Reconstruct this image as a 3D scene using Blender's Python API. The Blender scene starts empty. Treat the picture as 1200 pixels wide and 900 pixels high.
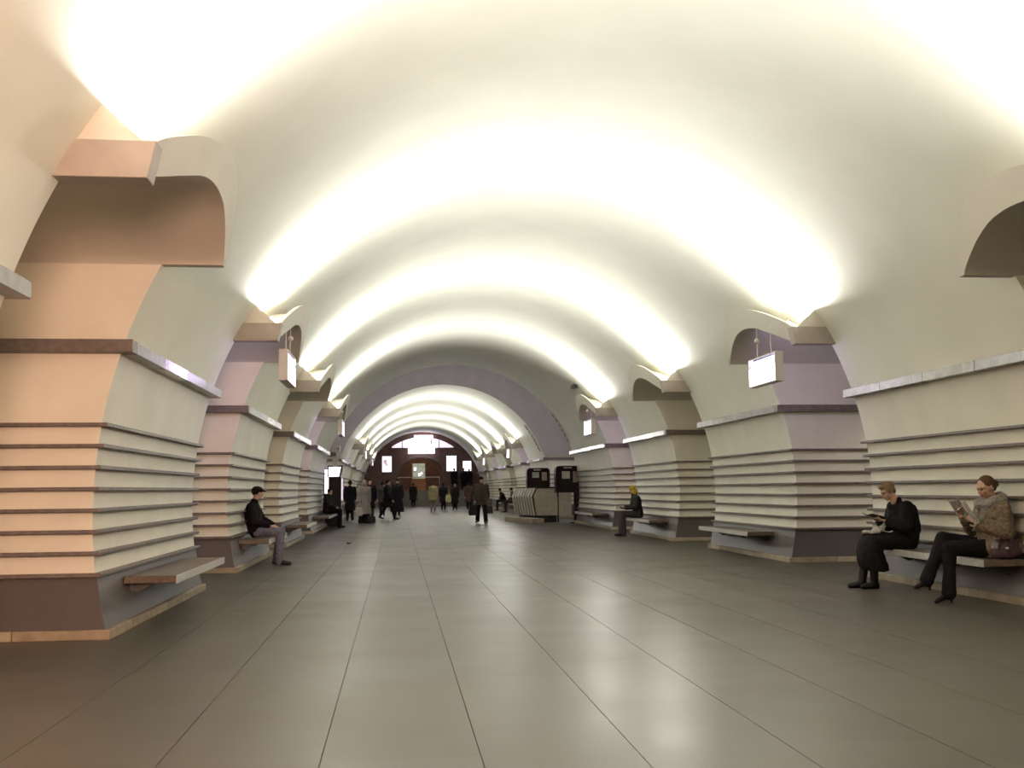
import bpy, bmesh, math, random
from mathutils import Vector, Matrix, noise
random.seed(7)
C = bpy.context.scene.collection
SC = bpy.context.scene

# ------------------------------------------------------------------ camera, world, exposure
H = 1.3
YAW, PIT, ROL, FPX = .1112, .1009, .0104, 1213.07
cam_data = bpy.data.cameras.new('camera')
cam_data.sensor_width = 36; cam_data.lens = FPX / 1200 * 36; cam_data.clip_end = 500
cam = bpy.data.objects.new('camera', cam_data); C.objects.link(cam)
cam.matrix_world = (Matrix.Translation((0, 0, H)) @ Matrix.Rotation(-YAW, 4, 'Z') @
                    Matrix.Rotation(PIT, 4, 'X') @ Matrix.Rotation(math.pi/2, 4, 'X') @ Matrix.Rotation(-ROL, 4, 'Z'))
SC.camera = cam
wd = bpy.data.worlds.new('world'); SC.world = wd; wd.use_nodes = True
wd.node_tree.nodes['Background'].inputs[0].default_value = (.5, .5, .5, 1)
wd.node_tree.nodes['Background'].inputs[1].default_value = 0.0
SC.view_settings.view_transform = 'Standard'; SC.view_settings.look = 'None'
SC.view_settings.gamma = 1; SC.view_settings.use_curve_mapping = False
SC.view_settings.exposure = 0.0
COVE_W = 300.0            # watts of one cove lamp
COVE_COL = (1.0, .99, .94)
WARM_COL = (1.0, .58, .40)
SIGN_E = 3.2

# ------------------------------------------------------------------ hall measures
XC, R, ZC = 2.048, 4.776, 1.179           # the vault is a circle of radius R about (XC, ZC)
Y1, P, PL = 9.766, 7.4486, 4.6            # first pylon front, pitch, pylon length
RIM = 3.668                               # half distance of the lamp canopies' rims
def half(z): return math.sqrt(R*R - (z-ZC)**2)

# ------------------------------------------------------------------ materials
def mat(name, col, rough=.6, metal=0, noise_amt=.06, scale=6., bump=0., emit=None, strength=0, coat=0, spec=.5, stretch=None, col2=None):
    m = bpy.data.materials.new(name); m.use_nodes = True
    nt = m.node_tree; b = nt.nodes['Principled BSDF']
    b.inputs['Roughness'].default_value = rough; b.inputs['Metallic'].default_value = metal
    b.inputs['Specular IOR Level'].default_value = spec
    if coat: b.inputs['Coat Weight'].default_value = coat; b.inputs['Coat Roughness'].default_value = .15
    tc = nt.nodes.new('ShaderNodeTexCoord'); n = nt.nodes.new('ShaderNodeTexNoise')
    n.inputs['Scale'].default_value = scale; n.inputs['Detail'].default_value = 5
    if stretch:
        mp = nt.nodes.new('ShaderNodeMapping'); mp.inputs['Scale'].default_value = stretch
        nt.links.new(tc.outputs['Object'], mp.inputs[0]); nt.links.new(mp.outputs[0], n.inputs['Vector'])
    else: nt.links.new(tc.outputs['Object'], n.inputs['Vector'])
    r = nt.nodes.new('ShaderNodeValToRGB')
    c2 = col2 if col2 else tuple(max(0, c*(1-noise_amt*2)) for c in col)
    c1 = col if col2 else tuple(min(1, c*(1+noise_amt)) for c in col)
    r.color_ramp.elements[0].position = .3; r.color_ramp.elements[1].position = .7
    r.color_ramp.elements[0].color = (*c2, 1); r.color_ramp.elements[1].color = (*c1, 1)
    nt.links.new(n.outputs['Fac'], r.inputs[0]); nt.links.new(r.outputs[0], b.inputs['Base Color'])
    if bump:
        bp = nt.nodes.new('ShaderNodeBump'); bp.inputs['Strength'].default_value = bump; bp.inputs['Distance'].default_value = .01
        nt.links.new(n.outputs['Fac'], bp.inputs['Height']); nt.links.new(bp.outputs[0], b.inputs['Normal'])
    if emit:
        b.inputs['Emission Color'].default_value = (*emit, 1); b.inputs['Emission Strength'].default_value = strength
    return m

M = {}
M['plaster'] = mat('white plaster', (.79, .785, .685), .75, noise_amt=.02, scale=1.2)
M['cladding'] = mat('cream cladding', (.78, .755, .645), .45, noise_amt=.03, scale=2.0)
M['canopy'] = mat('canopy plaster', (.60, .565, .49), .7, noise_amt=.02, scale=2)
M['block'] = mat('taupe block paint', (.36, .315, .275), .6, noise_amt=.05, scale=5)
M['niche'] = mat('grey lilac paint', (.45, .425, .43), .7, noise_amt=.04, scale=2)
M['plinth'] = mat('dark plinth stone', (.112, .098, .095), .4, noise_amt=.04, scale=30)
M['ledge'] = mat('brown polished stone', (.17, .138, .124), .5, noise_amt=.15, scale=14)
M['cornice'] = mat('grey polished stone', (.22, .195, .18), .33, noise_amt=.15, scale=10, coat=.2)
M['cornice2'] = mat('light grey polished stone', (.33, .30, .275), .16, noise_amt=.12, scale=10, coat=.6)
M['skirt'] = mat('sand skirting stone', (.40, .34, .245), .55, noise_amt=.12, scale=9)
M['skirt2'] = mat('ochre skirting stone', (.33, .265, .185), .55, noise_amt=.12, scale=9)
M['bench'] = mat('worn bench wood', (.155, .115, .085), .32, noise_amt=.2, scale=5, coat=.25, stretch=(8, 1, 8))
M['bench_edge'] = mat('aluminium edging', (.66, .64, .61), .35, metal=.35, noise_amt=.06, scale=12)
M['bracket'] = mat('grey bracket steel', (.10, .095, .09), .5, metal=.4)
M['joint'] = mat('floor joint grout', (.055, .038, .026), .8, noise_amt=.2, scale=20)
M['white_metal'] = mat('white enamel', (.62, .58, .52), .4, noise_amt=.03)
M['dark_metal'] = mat('black enamel', (.014, .0135, .0155), .45, noise_amt=.1, spec=.2)
M['sign_face'] = mat('lit sign face', (.9, .88, .95), .3, emit=(.90, .82, 1.0), strength=SIGN_E)
M['sign_back'] = mat('lit sign back', (.8, .78, .9), .3, emit=(.74, .60, 1.0), strength=11.0)
M['sign_line'] = mat('violet sign print', (.16, .10, .38), .4)
M['tube'] = mat('lamp tube', (.9, .9, .85), .3, emit=COVE_COL, strength=9)
M['tube_warm'] = mat('warm lamp tube', (.9, .8, .6), .3, emit=WARM_COL, strength=9)
M['brick_wall'] = mat('red brown marble', (.15, .078, .062), .5, noise_amt=.2, scale=4, col2=(.09, .046, .042))
M['lunette'] = mat('backlit opal glass', (.9, .85, .95), .4, emit=(.93, .82, 1.0), strength=.95)
M['board'] = mat('backlit sign glass', (.9, .88, .95), .4, emit=(.95, .90, 1.0), strength=2.6)
M['poster_lit'] = mat('backlit poster', (.9, .85, .95), .4, emit=(.92, .80, .98), strength=2.2)
M['poster_blue'] = mat('backlit bluish poster', (.8, .85, .98), .4, emit=(.80, .84, 1.0), strength=2.0)
M['orange'] = mat('orange kiosk panel', (.42, .15, .05), .4, noise_amt=.1)
M['booth_panel'] = mat('beige sheet metal', (.47, .44, .37), .45, metal=.1, noise_amt=.08, scale=5)
M['slat'] = mat('pale slats', (.72, .69, .62), .35, metal=.2, noise_amt=.03)
M['glass'] = mat('kiosk window', (.55, .58, .52), .15, noise_amt=.1, scale=9)
M['mirror'] = mat('kiosk glass reflecting the hall', (.18, .19, .17), .06, metal=.8, noise_amt=.2, scale=9)
M['steps'] = mat('grey stair stone', (.13, .115, .105), .5, noise_amt=.1, scale=10)
M['rubber'] = mat('black rubber', (.012, .012, .012), .6)
M['skin'] = mat('skin', (.50, .30, .215), .55, noise_amt=.05, scale=15)
def cloth(n, c, **k):
    d = dict(noise_amt=.18, scale=22, bump=.25, spec=.12); d.update(k)
    M[n] = mat(n, c, .85, **d); return M[n]
cloth('black cloth', (.012, .010, .012)); cloth('charcoal cloth', (.030, .028, .030)); cloth('dark grey cloth', (.055, .050, .048))
cloth('jeans', (.165, .155, .20)); cloth('olive cloth', (.085, .078, .060)); cloth('tan cloth', (.21, .175, .095))
cloth('light coat', (.30, .27, .225)); cloth('grey trousers', (.17, .155, .14)); cloth('fur', (.215, .165, .115), noise_amt=.26, scale=42, bump=.9)
cloth('grey fur', (.30, .27, .245), noise_amt=.25, scale=60, bump=1.0); cloth('brown cloth', (.06, .035, .03))
cloth('hair light', (.22, .155, .09), scale=70); cloth('hair brown', (.12, .072, .045), scale=70); cloth('hair dark', (.022, .016, .013), scale=70)
cloth('hair yellow', (.50, .37, .05), scale=50); cloth('hair pale', (.36, .31, .2), scale=60)
M['leather'] = mat('black leather', (.010, .009, .009), .4, noise_amt=.1, spec=.25)
M['maroon'] = mat('shiny maroon leather', (.065, .032, .038), .18, noise_amt=.2, scale=12, coat=.6, bump=.3)
M['paper'] = mat('newsprint paper', (.55, .52, .45), .8, noise_amt=.22, scale=26)
M['paper_grey'] = mat('printed page', (.33, .30, .265), .8, noise_amt=.35, scale=40)
M['white cloth'] = mat('white fabric', (.44, .40, .375), .8, noise_amt=.2, scale=30)
M['lip'] = mat('lips', (.36, .12, .10), .5)
M['white_bag'] = mat('pale plastic bag', (.42, .38, .34), .4, noise_amt=.12)
M['yellow_bag'] = mat('yellowish plastic bag', (.40, .36, .16), .4, noise_amt=.12)

def tile_mat(name, col, k):
    m = bpy.data.materials.new(name); m.use_nodes = True
    nt = m.node_tree; b = nt.nodes['Principled BSDF']
    g = nt.nodes.new('ShaderNodeNewGeometry'); n = nt.nodes.new('ShaderNodeTexNoise'); n2 = nt.nodes.new('ShaderNodeTexNoise')
    n.inputs['Scale'].default_value = 1.1; n.inputs['Detail'].default_value = 8
    n2.inputs['Scale'].default_value = 60; n2.inputs['Detail'].default_value = 3
    nt.links.new(g.outputs['Position'], n.inputs['Vector']); nt.links.new(g.outputs['Position'], n2.inputs['Vector'])
    r = nt.nodes.new('ShaderNodeValToRGB')
    r.color_ramp.elements[0].position = .3; r.color_ramp.elements[0].color = (*[c*.82 for c in col], 1)
    r.color_ramp.elements[1].position = .72; r.color_ramp.elements[1].color = (*[c*1.12 for c in col], 1)
    mx = nt.nodes.new('ShaderNodeMixRGB'); mx.blend_type = 'MULTIPLY'; mx.inputs[0].default_value = .35
    nt.links.new(n.outputs['Fac'], r.inputs[0]); nt.links.new(r.outputs[0], mx.inputs[1]); nt.links.new(n2.outputs['Fac'], mx.inputs[2])
    nt.links.new(mx.outputs[0], b.inputs['Base Color'])
    rr = nt.nodes.new('ShaderNodeMapRange'); rr.inputs['To Min'].default_value = .27 + k; rr.inputs['To Max'].default_value = .47 + k
    nt.links.new(n.outputs['Fac'], rr.inputs['Value']); nt.links.new(rr.outputs[0], b.inputs['Roughness'])
    bp = nt.nodes.new('ShaderNodeBump'); bp.inputs['Strength'].default_value = .12; bp.inputs['Distance'].default_value = .004
    nt.links.new(n2.outputs['Fac'], bp.inputs['Height']); nt.links.new(bp.outputs[0], b.inputs['Normal'])
    return m
TILES = [tile_mat('floor slab a', (.113, .102, .083), 0), tile_mat('floor slab b', (.111, .100, .082), .01), tile_mat('floor slab c', (.115, .1035, .084), -.005)]

# ------------------------------------------------------------------ helpers
def empty(name, loc=(0, 0, 0), label=None, cat=None, group=None, rz=0):
    o = bpy.data.objects.new(name, None); C.objects.link(o); o.location = loc; o.rotation_euler = (0, 0, rz)
    o.empty_display_size = .1
    if label: o['label'] = label
    if cat: o['category'] = cat
    if group: o['group'] = group
    return o
def link(name, me, m=None, parent=None, loc=(0, 0, 0)):
    o = bpy.data.objects.new(name, me); C.objects.link(o); o.location = loc
    if m is not None and not me.materials: me.materials.append(m)
    if parent: o.parent = parent
    return o
class MB:
    def __init__(s): s.v = []; s.f = []
    def add(s, vs, fs):
        n = len(s.v); s.v += [tuple(v) for v in vs]; s.f += [tuple(i+n for i in f) for f in fs]; return s
    def box(s, x0, x1, y0, y1, z0, z1, T=None):
        x0, x1 = min(x0, x1), max(x0, x1)
        vs = [(x, y, z) for z in (z0, z1) for y in (y0, y1) for x in (x0, x1)]
        if T: vs = [T @ Vector(v) for v in vs]
        return s.add(vs, [(0, 2, 3, 1), (4, 5, 7, 6), (0, 1, 5, 4), (1, 3, 7, 5), (3, 2, 6, 7), (2, 0, 4, 6)])
    def prism(s, loop, fn, h0, h1):          # loop of 2D points, fn(u, v, h) -> xyz
        n = len(loop)
        vs = [fn(u, v, h0) for u, v in loop] + [fn(u, v, h1) for u, v in loop]
        return s.add(vs, [tuple(range(n)), tuple(range(2*n-1, n-1, -1))] + [(i, n+i, n+(i+1) % n, (i+1) % n) for i in range(n)])
    def cyl(s, p, q, r0, r1=None, n=12):
        r1 = r0 if r1 is None else r1
        p, q = Vector(p), Vector(q); d = (q-p).normalized(); a = d.orthogonal().normalized(); b = d.cross(a)
        vs = [c + (a*math.cos(2*math.pi*i/n) + b*math.sin(2*math.pi*i/n))*r for c, r in ((p, r0), (q, r1)) for i in range(n)]
        return s.add(vs, [tuple(range(n-1, -1, -1)), tuple(range(n, 2*n))] + [(i, (i+1) % n, n+(i+1) % n, n+i) for i in range(n)])
    def ball(s, c, r, M3=None, seg=14, ring=9):
        r = (r, r, r) if not hasattr(r, '__len__') else r; c = Vector(c); vs = []
        for j in range(1, ring):
            t = math.pi*j/ring
            for i in range(seg):
                f = 2*math.pi*i/seg
                v = Vector((r[0]*math.sin(t)*math.cos(f), r[1]*math.sin(t)*math.sin(f), r[2]*math.cos(t)))
                vs.append(c + (M3 @ v if M3 else v))
        top, bot = Vector((0, 0, r[2])), Vector((0, 0, -r[2]))
        vs += [c + (M3 @ top if M3 else top), c + (M3 @ bot if M3 else bot)]
        fs = []
        for j in range(ring-2):
            for i in range(seg): fs.append((j*seg+i, (j+1)*seg+i, (j+1)*seg+(i+1) % seg, j*seg+(i+1) % seg))
        nT, nB = len(vs)-2, len(vs)-1
        for i in range(seg): fs += [(nT, i, (i+1) % seg), (nB, (ring-2)*seg+(i+1) % seg, (ring-2)*seg+i)]
        return s.add(vs, fs)
    def limb(s, pts):                        # chain of (point, radius): rounded tapering tube
        for i, (p, r) in enumerate(pts):
            s.ball(p, r, seg=12, ring=8)
            if i: s.cyl(pts[i-1][0], p, pts[i-1][1], r, 12)
        return s
    def loft(s, rings):                      # rings: lists of points, closed with end caps
        n = len(rings[0]); vs = [p for r in rings for p in r]; fs = [tuple(range(n-1, -1, -1)), tuple(range((len(rings)-1)*n, len(rings)*n))]
        for j in range(len(rings)-1):
            for i in range(n): fs.append((j*n+i, j*n+(i+1) % n, (j+1)*n+(i+1) % n, (j+1)*n+i))
        return s.add(vs, fs)
    def mesh(s, name, m=None, smooth=False, bevel=0, angle=40, off=None, recalc=True):
        me = bpy.data.meshes.new(name)
        vs = s.v if off is None else [tuple(Vector(v)-Vector(off)) for v in s.v]
        me.from_pydata(vs, [], s.f)
        bm = bmesh.new(); bm.from_mesh(me)
        if recalc: bmesh.ops.recalc_face_normals(bm, faces=bm.faces)
        if bevel:
            ed = [e for e in bm.edges if len(e.link_faces) == 2 and e.calc_face_angle(0) > .6]
            bmesh.ops.bevel(bm, geom=ed, offset=bevel, segments=1, affect='EDGES', profile=.5)
        bm.to_mesh(me); bm.free()
        if smooth:
            me.polygons.foreach_set('use_smooth', [True]*len(me.polygons)); me.set_sharp_from_angle(angle=math.radians(angle))
        if m is not None: me.materials.append(m)
        return me
    def build(s, name, m, parent=None, loc=(0, 0, 0), **k):
        return link(name, s.mesh(name, m, **k), None, parent, loc)
def structure(o): o['kind'] = 'structure'; return o

# ------------------------------------------------------------------ floor: slabs laid in strips
TW, TLn = .776, 1.552
fl = MB().box(XC-12.5, XC+12.5, -8, 96, -.15, -.010).build('floor', M['joint']); structure(fl)
slab_mesh = []
for m in TILES:
    g = .0024
    slab_mesh.append(MB().box(g, TW-g, .0004, TLn-.0004, -.009, 0).mesh('floor_slab', m))
k0 = math.floor((XC-4.62+.366)/TW); k1 = math.ceil((XC+4.62+.366)/TW)
near, far = [], []
for k in range(k0, k1):
    off = (k % 3)*TLn/3 + random.uniform(-.1, .1)
    y = -4 + off
    while y < 79.5:
        (near if 3.2 < y < 37 else far).append((-.366+k*TW, y)); y += TLn
near.sort(key=lambda t: t[1]); far += near[295:]; near = near[:295]
for x, y in near: link('floor_slab', random.choice(slab_mesh), None, fl, (x, y, 0))
fb = MB()
for x, y in far: fb.box(x+.0024, x+TW-.0024, y+.0006, y+TLn-.0006, -.009, 0)
o = fb.build('floor_slabs', TILES[0], fl); o['kind'] = 'stuff'
# platform side floors
for s, nm in ((-1, 'left'), (1, 'right')):
    b = MB().box(XC+s*4.6, XC+s*12.4, -8, 96, -.0095, -.001); o = b.build('passage_paving', TILES[1], fl)

# ------------------------------------------------------------------ ceiling: vault cut by the passage openings
INNER = [(-2.97, 3.348), (-2.55, 3.48), (-2.1, 3.625), (-1.6, 3.775), (-1.15, 3.83), (-.75, 3.80), (-.45, 3.70), (-.22, 3.575), (-.06, 3.47), (0, 3.41)]
OUTER = [(-2.97, 3.585), (-2.75, 3.69), (-2.25, 3.88), (-1.8, 4.02), (-1.3, 4.125), (-.95, 4.15), (-.62, 4.12), (-.38, 4.03), (-.18, 3.86), (-.05, 3.68), (.04, 3.53), (.09, 3.405)]
def rim_a(z): return RIM - .30*(max(z, 3.41)-3.41)
def spline(p, n=4):
    out = []
    for i in range(len(p)-1):
        a, b, c, d = p[max(i-1, 0)], p[i], p[i+1], p[min(i+2, len(p)-1)]
        for j in range(n):
            t = j/n
            out.append(tuple(.5*((2*b[q]) + (-a[q]+c[q])*t + (2*a[q]-5*b[q]+4*c[q]-d[q])*t*t + (-a[q]+3*b[q]-3*c[q]+d[q])*t**3) for q in (0, 1)))
    return out + [p[-1]]
INS = spline(INNER)
OUTS = spline(OUTER)
def zmid(r):
    r = max(r, -2.96)
    for (a, za), (b, zb) in zip(INNER, INNER[1:]):
        if a <= r <= b and b > a: return za + (zb-za)*(r-a)/(b-a) + .13
    return INNER[0][1]+.13
def vault(name, y0, y1, gaps, m, ztop=2.62):
    """half-circle vault; gaps = [(yfront)] each opening spans yfront-2.85..yfront"""
    phi = lambda z: math.asin((z-ZC)/R)
    pb, p0 = phi(ztop), phi(4.4)
    cuts = [(y0, None)]
    blocks = []; y = y0
    for g in gaps:
        blocks.append((y, g-2.85, None)); blocks.append((g-2.85, g, g)); y = g
    blocks.append((y, y1, None))
    mb = MB(); NL, NU = 14, 40
    for a, b, g in blocks:
        if b - a < .01: continue
        n = max(2, int((b-a)/(.12 if g else .6))); cols = []
        for j in range(n+1):
            yy = a+(b-a)*j/n; pl = pb if g is None else phi(zmid(min(max(yy-g, -2.949), -.001)))
            row = []
            angs = [pl+(p0-pl)*i/NL for i in range(NL)] + [p0+(math.pi-2*p0)*i/NU for i in range(NU)] + [math.pi-p0-(pl-p0)*i/NL for i in range(NL+1)]
            for t in angs: row.append((XC+R*math.cos(t), yy, ZC+R*math.sin(t)))
            cols.append(row)
        n2 = len(cols[0]); vs = [p for r in cols for p in r]
        fs = [(j*n2+i, (j+1)*n2+i, (j+1)*n2+i+1, j*n2+i+1) for j in range(n) for i in range(n2-1)]
        mb.add(vs, fs)
    me = bpy.data.meshes.new(name); me.from_pydata(mb.v, [], mb.f)
    bm = bmesh.new(); bm.from_mesh(me); bmesh.ops.remove_doubles(bm, verts=bm.verts, dist=.0008); bm.to_mesh(me); bm.free()
    me.polygons.foreach_set('use_smooth', [True]*len(me.polygons)); me.materials.append(m)
    o = link(name, me); structure(o); return o
NI0, NI1, YE = 38.7, 46.0, 84.0
fronts_a = [Y1+i*P for i in (-1, 0, 1, 2, 3)]
fronts_b = [Y1+i*P for i in (6, 7, 8, 9)]
vault('ceiling', -4.6, NI0, fronts_a, M['plaster'])
vault('ceiling', NI1, YE, fronts_b, M['plaster'])
# wide unlit bay
def ring(name, ra, rb, y, m, z0=-.02, thick=.12, n=48):
    def arc(rr):
        t0 = math.asin((z0-ZC)/rr); return [(XC+rr*math.cos(t0+(math.pi-2*t0)*i/n), ZC+rr*math.sin(t0+(math.pi-2*t0)*i/n)) for i in range(n+1)]
    A, B = arc(ra), arc(rb); vs = []
    for yy in (y, y+thick):
        vs += [(x, yy, z) for x, z in A] + [(x, yy, z) for x, z in B]
    N = n+1; fs = []
    for i in range(n):
        fs += [(i, i+1, N+i+1, N+i), (2*N+i, 3*N+i, 3*N+i+1, 2*N+i+1), (i, 2*N+i, 2*N+i+1, i+1), (N+i, N+i+1, 3*N+i+1, 3*N+i)]
    o = MB().add(vs, fs).build(name, m, smooth=True); structure(o); return o
ring('wall_niche_far', R+.004, 6.5, NI1-.06, M['niche'], z0=2.74, thick=.06)
ring('wall_niche_near', R+.004, 6.5, NI0, M['niche'], z0=2.74, thick=.08)
n = 48; t0 = math.asin(-ZC/6.4)
pts = [(XC+6.4*math.cos(t0+(math.pi-2*t0)*i/n), ZC+6.4*math.sin(t0+(math.pi-2*t0)*i/n)) for i in range(n+1)]
vs = [(x, yy, z) for yy in (NI0, NI1) for x, z in pts]
o = MB().add(vs, [(i, i+1, n+2+i, n+1+i) for i in range(n)]).build('ceiling_niche', M['niche'], smooth=True); structure(o)
# platform tunnels beyond the pylons
for s, nm in ((-1, 'left'), (1, 'right')):
    structure(MB().box(XC+s*12.3, XC+s*12.5, -8, 96, 0, 5).build('wall_'+nm, M['cladding']))
    structure(MB().box(XC+s*7.7, XC+s*12.5, -8, 96, 4.6, 4.8).build('ceiling_'+nm, M['plaster']))
structure(MB().box(XC-12.5, XC+12.5, -8.2, -8, 0, 6.5).build('wall_back', M['cladding']))

# ------------------------------------------------------------------ pylons
A0 = 4.4
LEDGE_Z = [.57, .762, .954, 1.146, 1.338, 1.532, 1.726, 1.918]
cache = {}
def cached(key, fn):
    if key not in cache: cache[key] = fn()
    return cache[key]
def fx(s): return lambda a, y, z: (s*(a-A0), y, z)
def uplan(s, aH, fo, L, z0, z1, m, name):   # U-shaped slab that wraps the front, hall side and back
    f = fx(s); e = .05
    loop = [(8, -fo), (aH, -fo), (aH, L+fo), (8, L+fo), (8, L-e), (aH+.24, L-e), (aH+.24, e), (8, e)]
    mb = MB()
    mb.prism(loop, lambda u, v, h: f(u, v, h), z0, z1)
    return mb.mesh(name, m, bevel=.006)
def pylon(s, yf, L, label, stones):
    root = empty('pylon', (XC+s*A0, yf, 0), label, 'pylon', 'pylons along the hall')
    f = fx(s)
    def clad():
        mb = MB(); N = 26
        zs = [.5+(2.66-.5)*i/N for i in range(N+1)]; ny = 6
        vs = [f(half(z), L*j/ny, z) for z in zs for j in range(ny+1)]
        mb.add(vs, [(i*(ny+1)+j, i*(ny+1)+j+1, (i+1)*(ny+1)+j+1, (i+1)*(ny+1)+j) for i in range(N) for j in range(ny)])
        zs = [.5+(4.2-.5)*i/40 for i in range(41)]
        for y in (0, L):
            vs = [f(half(z), y, z) for z in zs] + [f(8, y, z) for z in zs]
            mb.add(vs, [(i, i+1, 41+i+1, 41+i) for i in range(40)])
        mb.add([f(8, 0, 0), f(8, L, 0), f(8, L, 4.4), f(8, 0, 4.4)], [(0, 1, 2, 3)])
        return mb.mesh('cladding', M['cladding'], smooth=True, recalc=False, angle=30)
    link('cladding', cached((s, L, 'c'), clad), None, root)
    def plinth():
        mb = MB(); N = 6; zs = [.575*i/N for i in range(N+1)]
        rings = [[f(half(z)-.015, -.012, z), f(half(z)-.015, L+.012, z), f(8, L+.012, z), f(8, -.012, z)] for z in zs]
        return mb.loft(rings).mesh('plinth', M['plinth'], smooth=True, angle=30)
    link('plinth', cached((s, L, 'p'), plinth), None, root)
    for k, z in enumerate(LEDGE_Z):
        me = cached((s, L, 'l', k), lambda: uplan(s, half(z)-.065, .065, L, z-.018, z+.018, M['ledge'], 'ledge'))
        link('ledge', me, None, root)
    # cornice of separate slabs
    aC = 4.436
    n = max(3, round(L/1.12)); w = (L+.1-.05)/n
    for j in range(n):
        mt = M['cornice2'] if (j*7+int(yf)) % 3 == 1 else M['cornice']
        me = cached((s, round(w, 3), 'cs', mt.name), lambda: MB().box(s*(aC-A0), s*(4.62-A0), .003, w-.003, 2.57, 2.69).mesh('cornice_slab', mt, bevel=.006))
        link('cornice_slab', me, None, root, (0, .05+j*w, 0))
    for j, (a, b) in enumerate(((aC, 5.7), (5.7, 6.9), (6.9, 8))):
        me = cached((s, 'cf', j), lambda: MB().box(s*(a-A0)+s*.002*(j > 0), s*(b-A0), -.125, .047, 2.57, 2.69).mesh('cornice_slab', M['ledge'], bevel=.006))
        link('cornice_slab', me, None, root)
    # skirting
    if stones:
        n = max(3, round(L/.77)); w = (L+.03)/n
        for j in range(n):
            mt = M['skirt'] if random.random() < .6 else M['skirt2']
            me = cached((s, round(w, 3), 'sk', mt.name), lambda: MB().box(s*(half(0)-.045-A0), s*(half(0)+.12-A0), .002, w-.002, 0, .088).mesh('skirting_stone', mt, bevel=.006))
            link('skirting_stone', me, None, root, (0, -.03+j*w+.03, 0))
        for j in range(4):
            a = half(0)-.045 + j*.84
            mt = M['skirt'] if random.random() < .6 else M['skirt2']
            me = cached((s, 'skf', j, mt.name), lambda: MB().box(s*(a-A0+.002), s*(a+.836-A0), -.045, -.001, 0, .088).mesh('skirting_stone', mt, bevel=.006))
            link('skirting_stone', me, None, root)
    else:
        me = cached((s, L, 'sks'), lambda: uplan(s, half(0)-.045, .045, L, 0, .088, M['skirt'], 'skirting'))
        link('skirting', me, None, root)
    return root
SIDE = {-1: 'left', 1: 'right'}
ORD = ['nearest', 'second', 'third', 'fourth']
spec_a = [(-1, PL), (0, PL), (1, PL), (2, PL), (3, NI0-(Y1+3*P))]
desc_a = {(-1, -1): 'striped cream pylon cut off by the left photo edge, only its cornice end in view',
          (-1, 1): 'striped cream pylon beside the camera, outside the right photo edge',
          (0, -1): 'big near left striped pylon whose end face glows peach',
          (0, 1): 'near right striped pylon behind the two reading women',
          (1, -1): 'second left striped pylon, pinkish end face, man in cap sitting at it',
          (1, 1): 'second right striped pylon with lilac end face and an empty bench',
          (2, -1): 'third left striped pylon with olive tan end face and shiny cornice',
          (2, 1): 'third right striped pylon with tan end face behind the yellow-haired sitter',
          (3, -1): 'fourth left striped pylon just before the dark grey arch, lit totem at its end',
          (3, 1): 'fourth right striped pylon just before the dark grey arch, beside the black kiosks'}
for i, L in spec_a:
    for s in (-1, 1):
        pylon(s, Y1+i*P, L, desc_a[i, s], i in (0, 1))
spec_b = [(NI1, Y1+5*P+PL-NI1)] + [(y, PL) for y in fronts_b[:-1]] + [(fronts_b[-1], YE-fronts_b[-1])]
for j, (y, L) in enumerate(spec_b):
    for s in (-1, 1):
        pylon(s, y, L, '%s small striped pylon on the %s wall beyond the dark grey arch' % (('first', 'second', 'third', 'fourth', 'fifth')[j], SIDE[s]), False)

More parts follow.
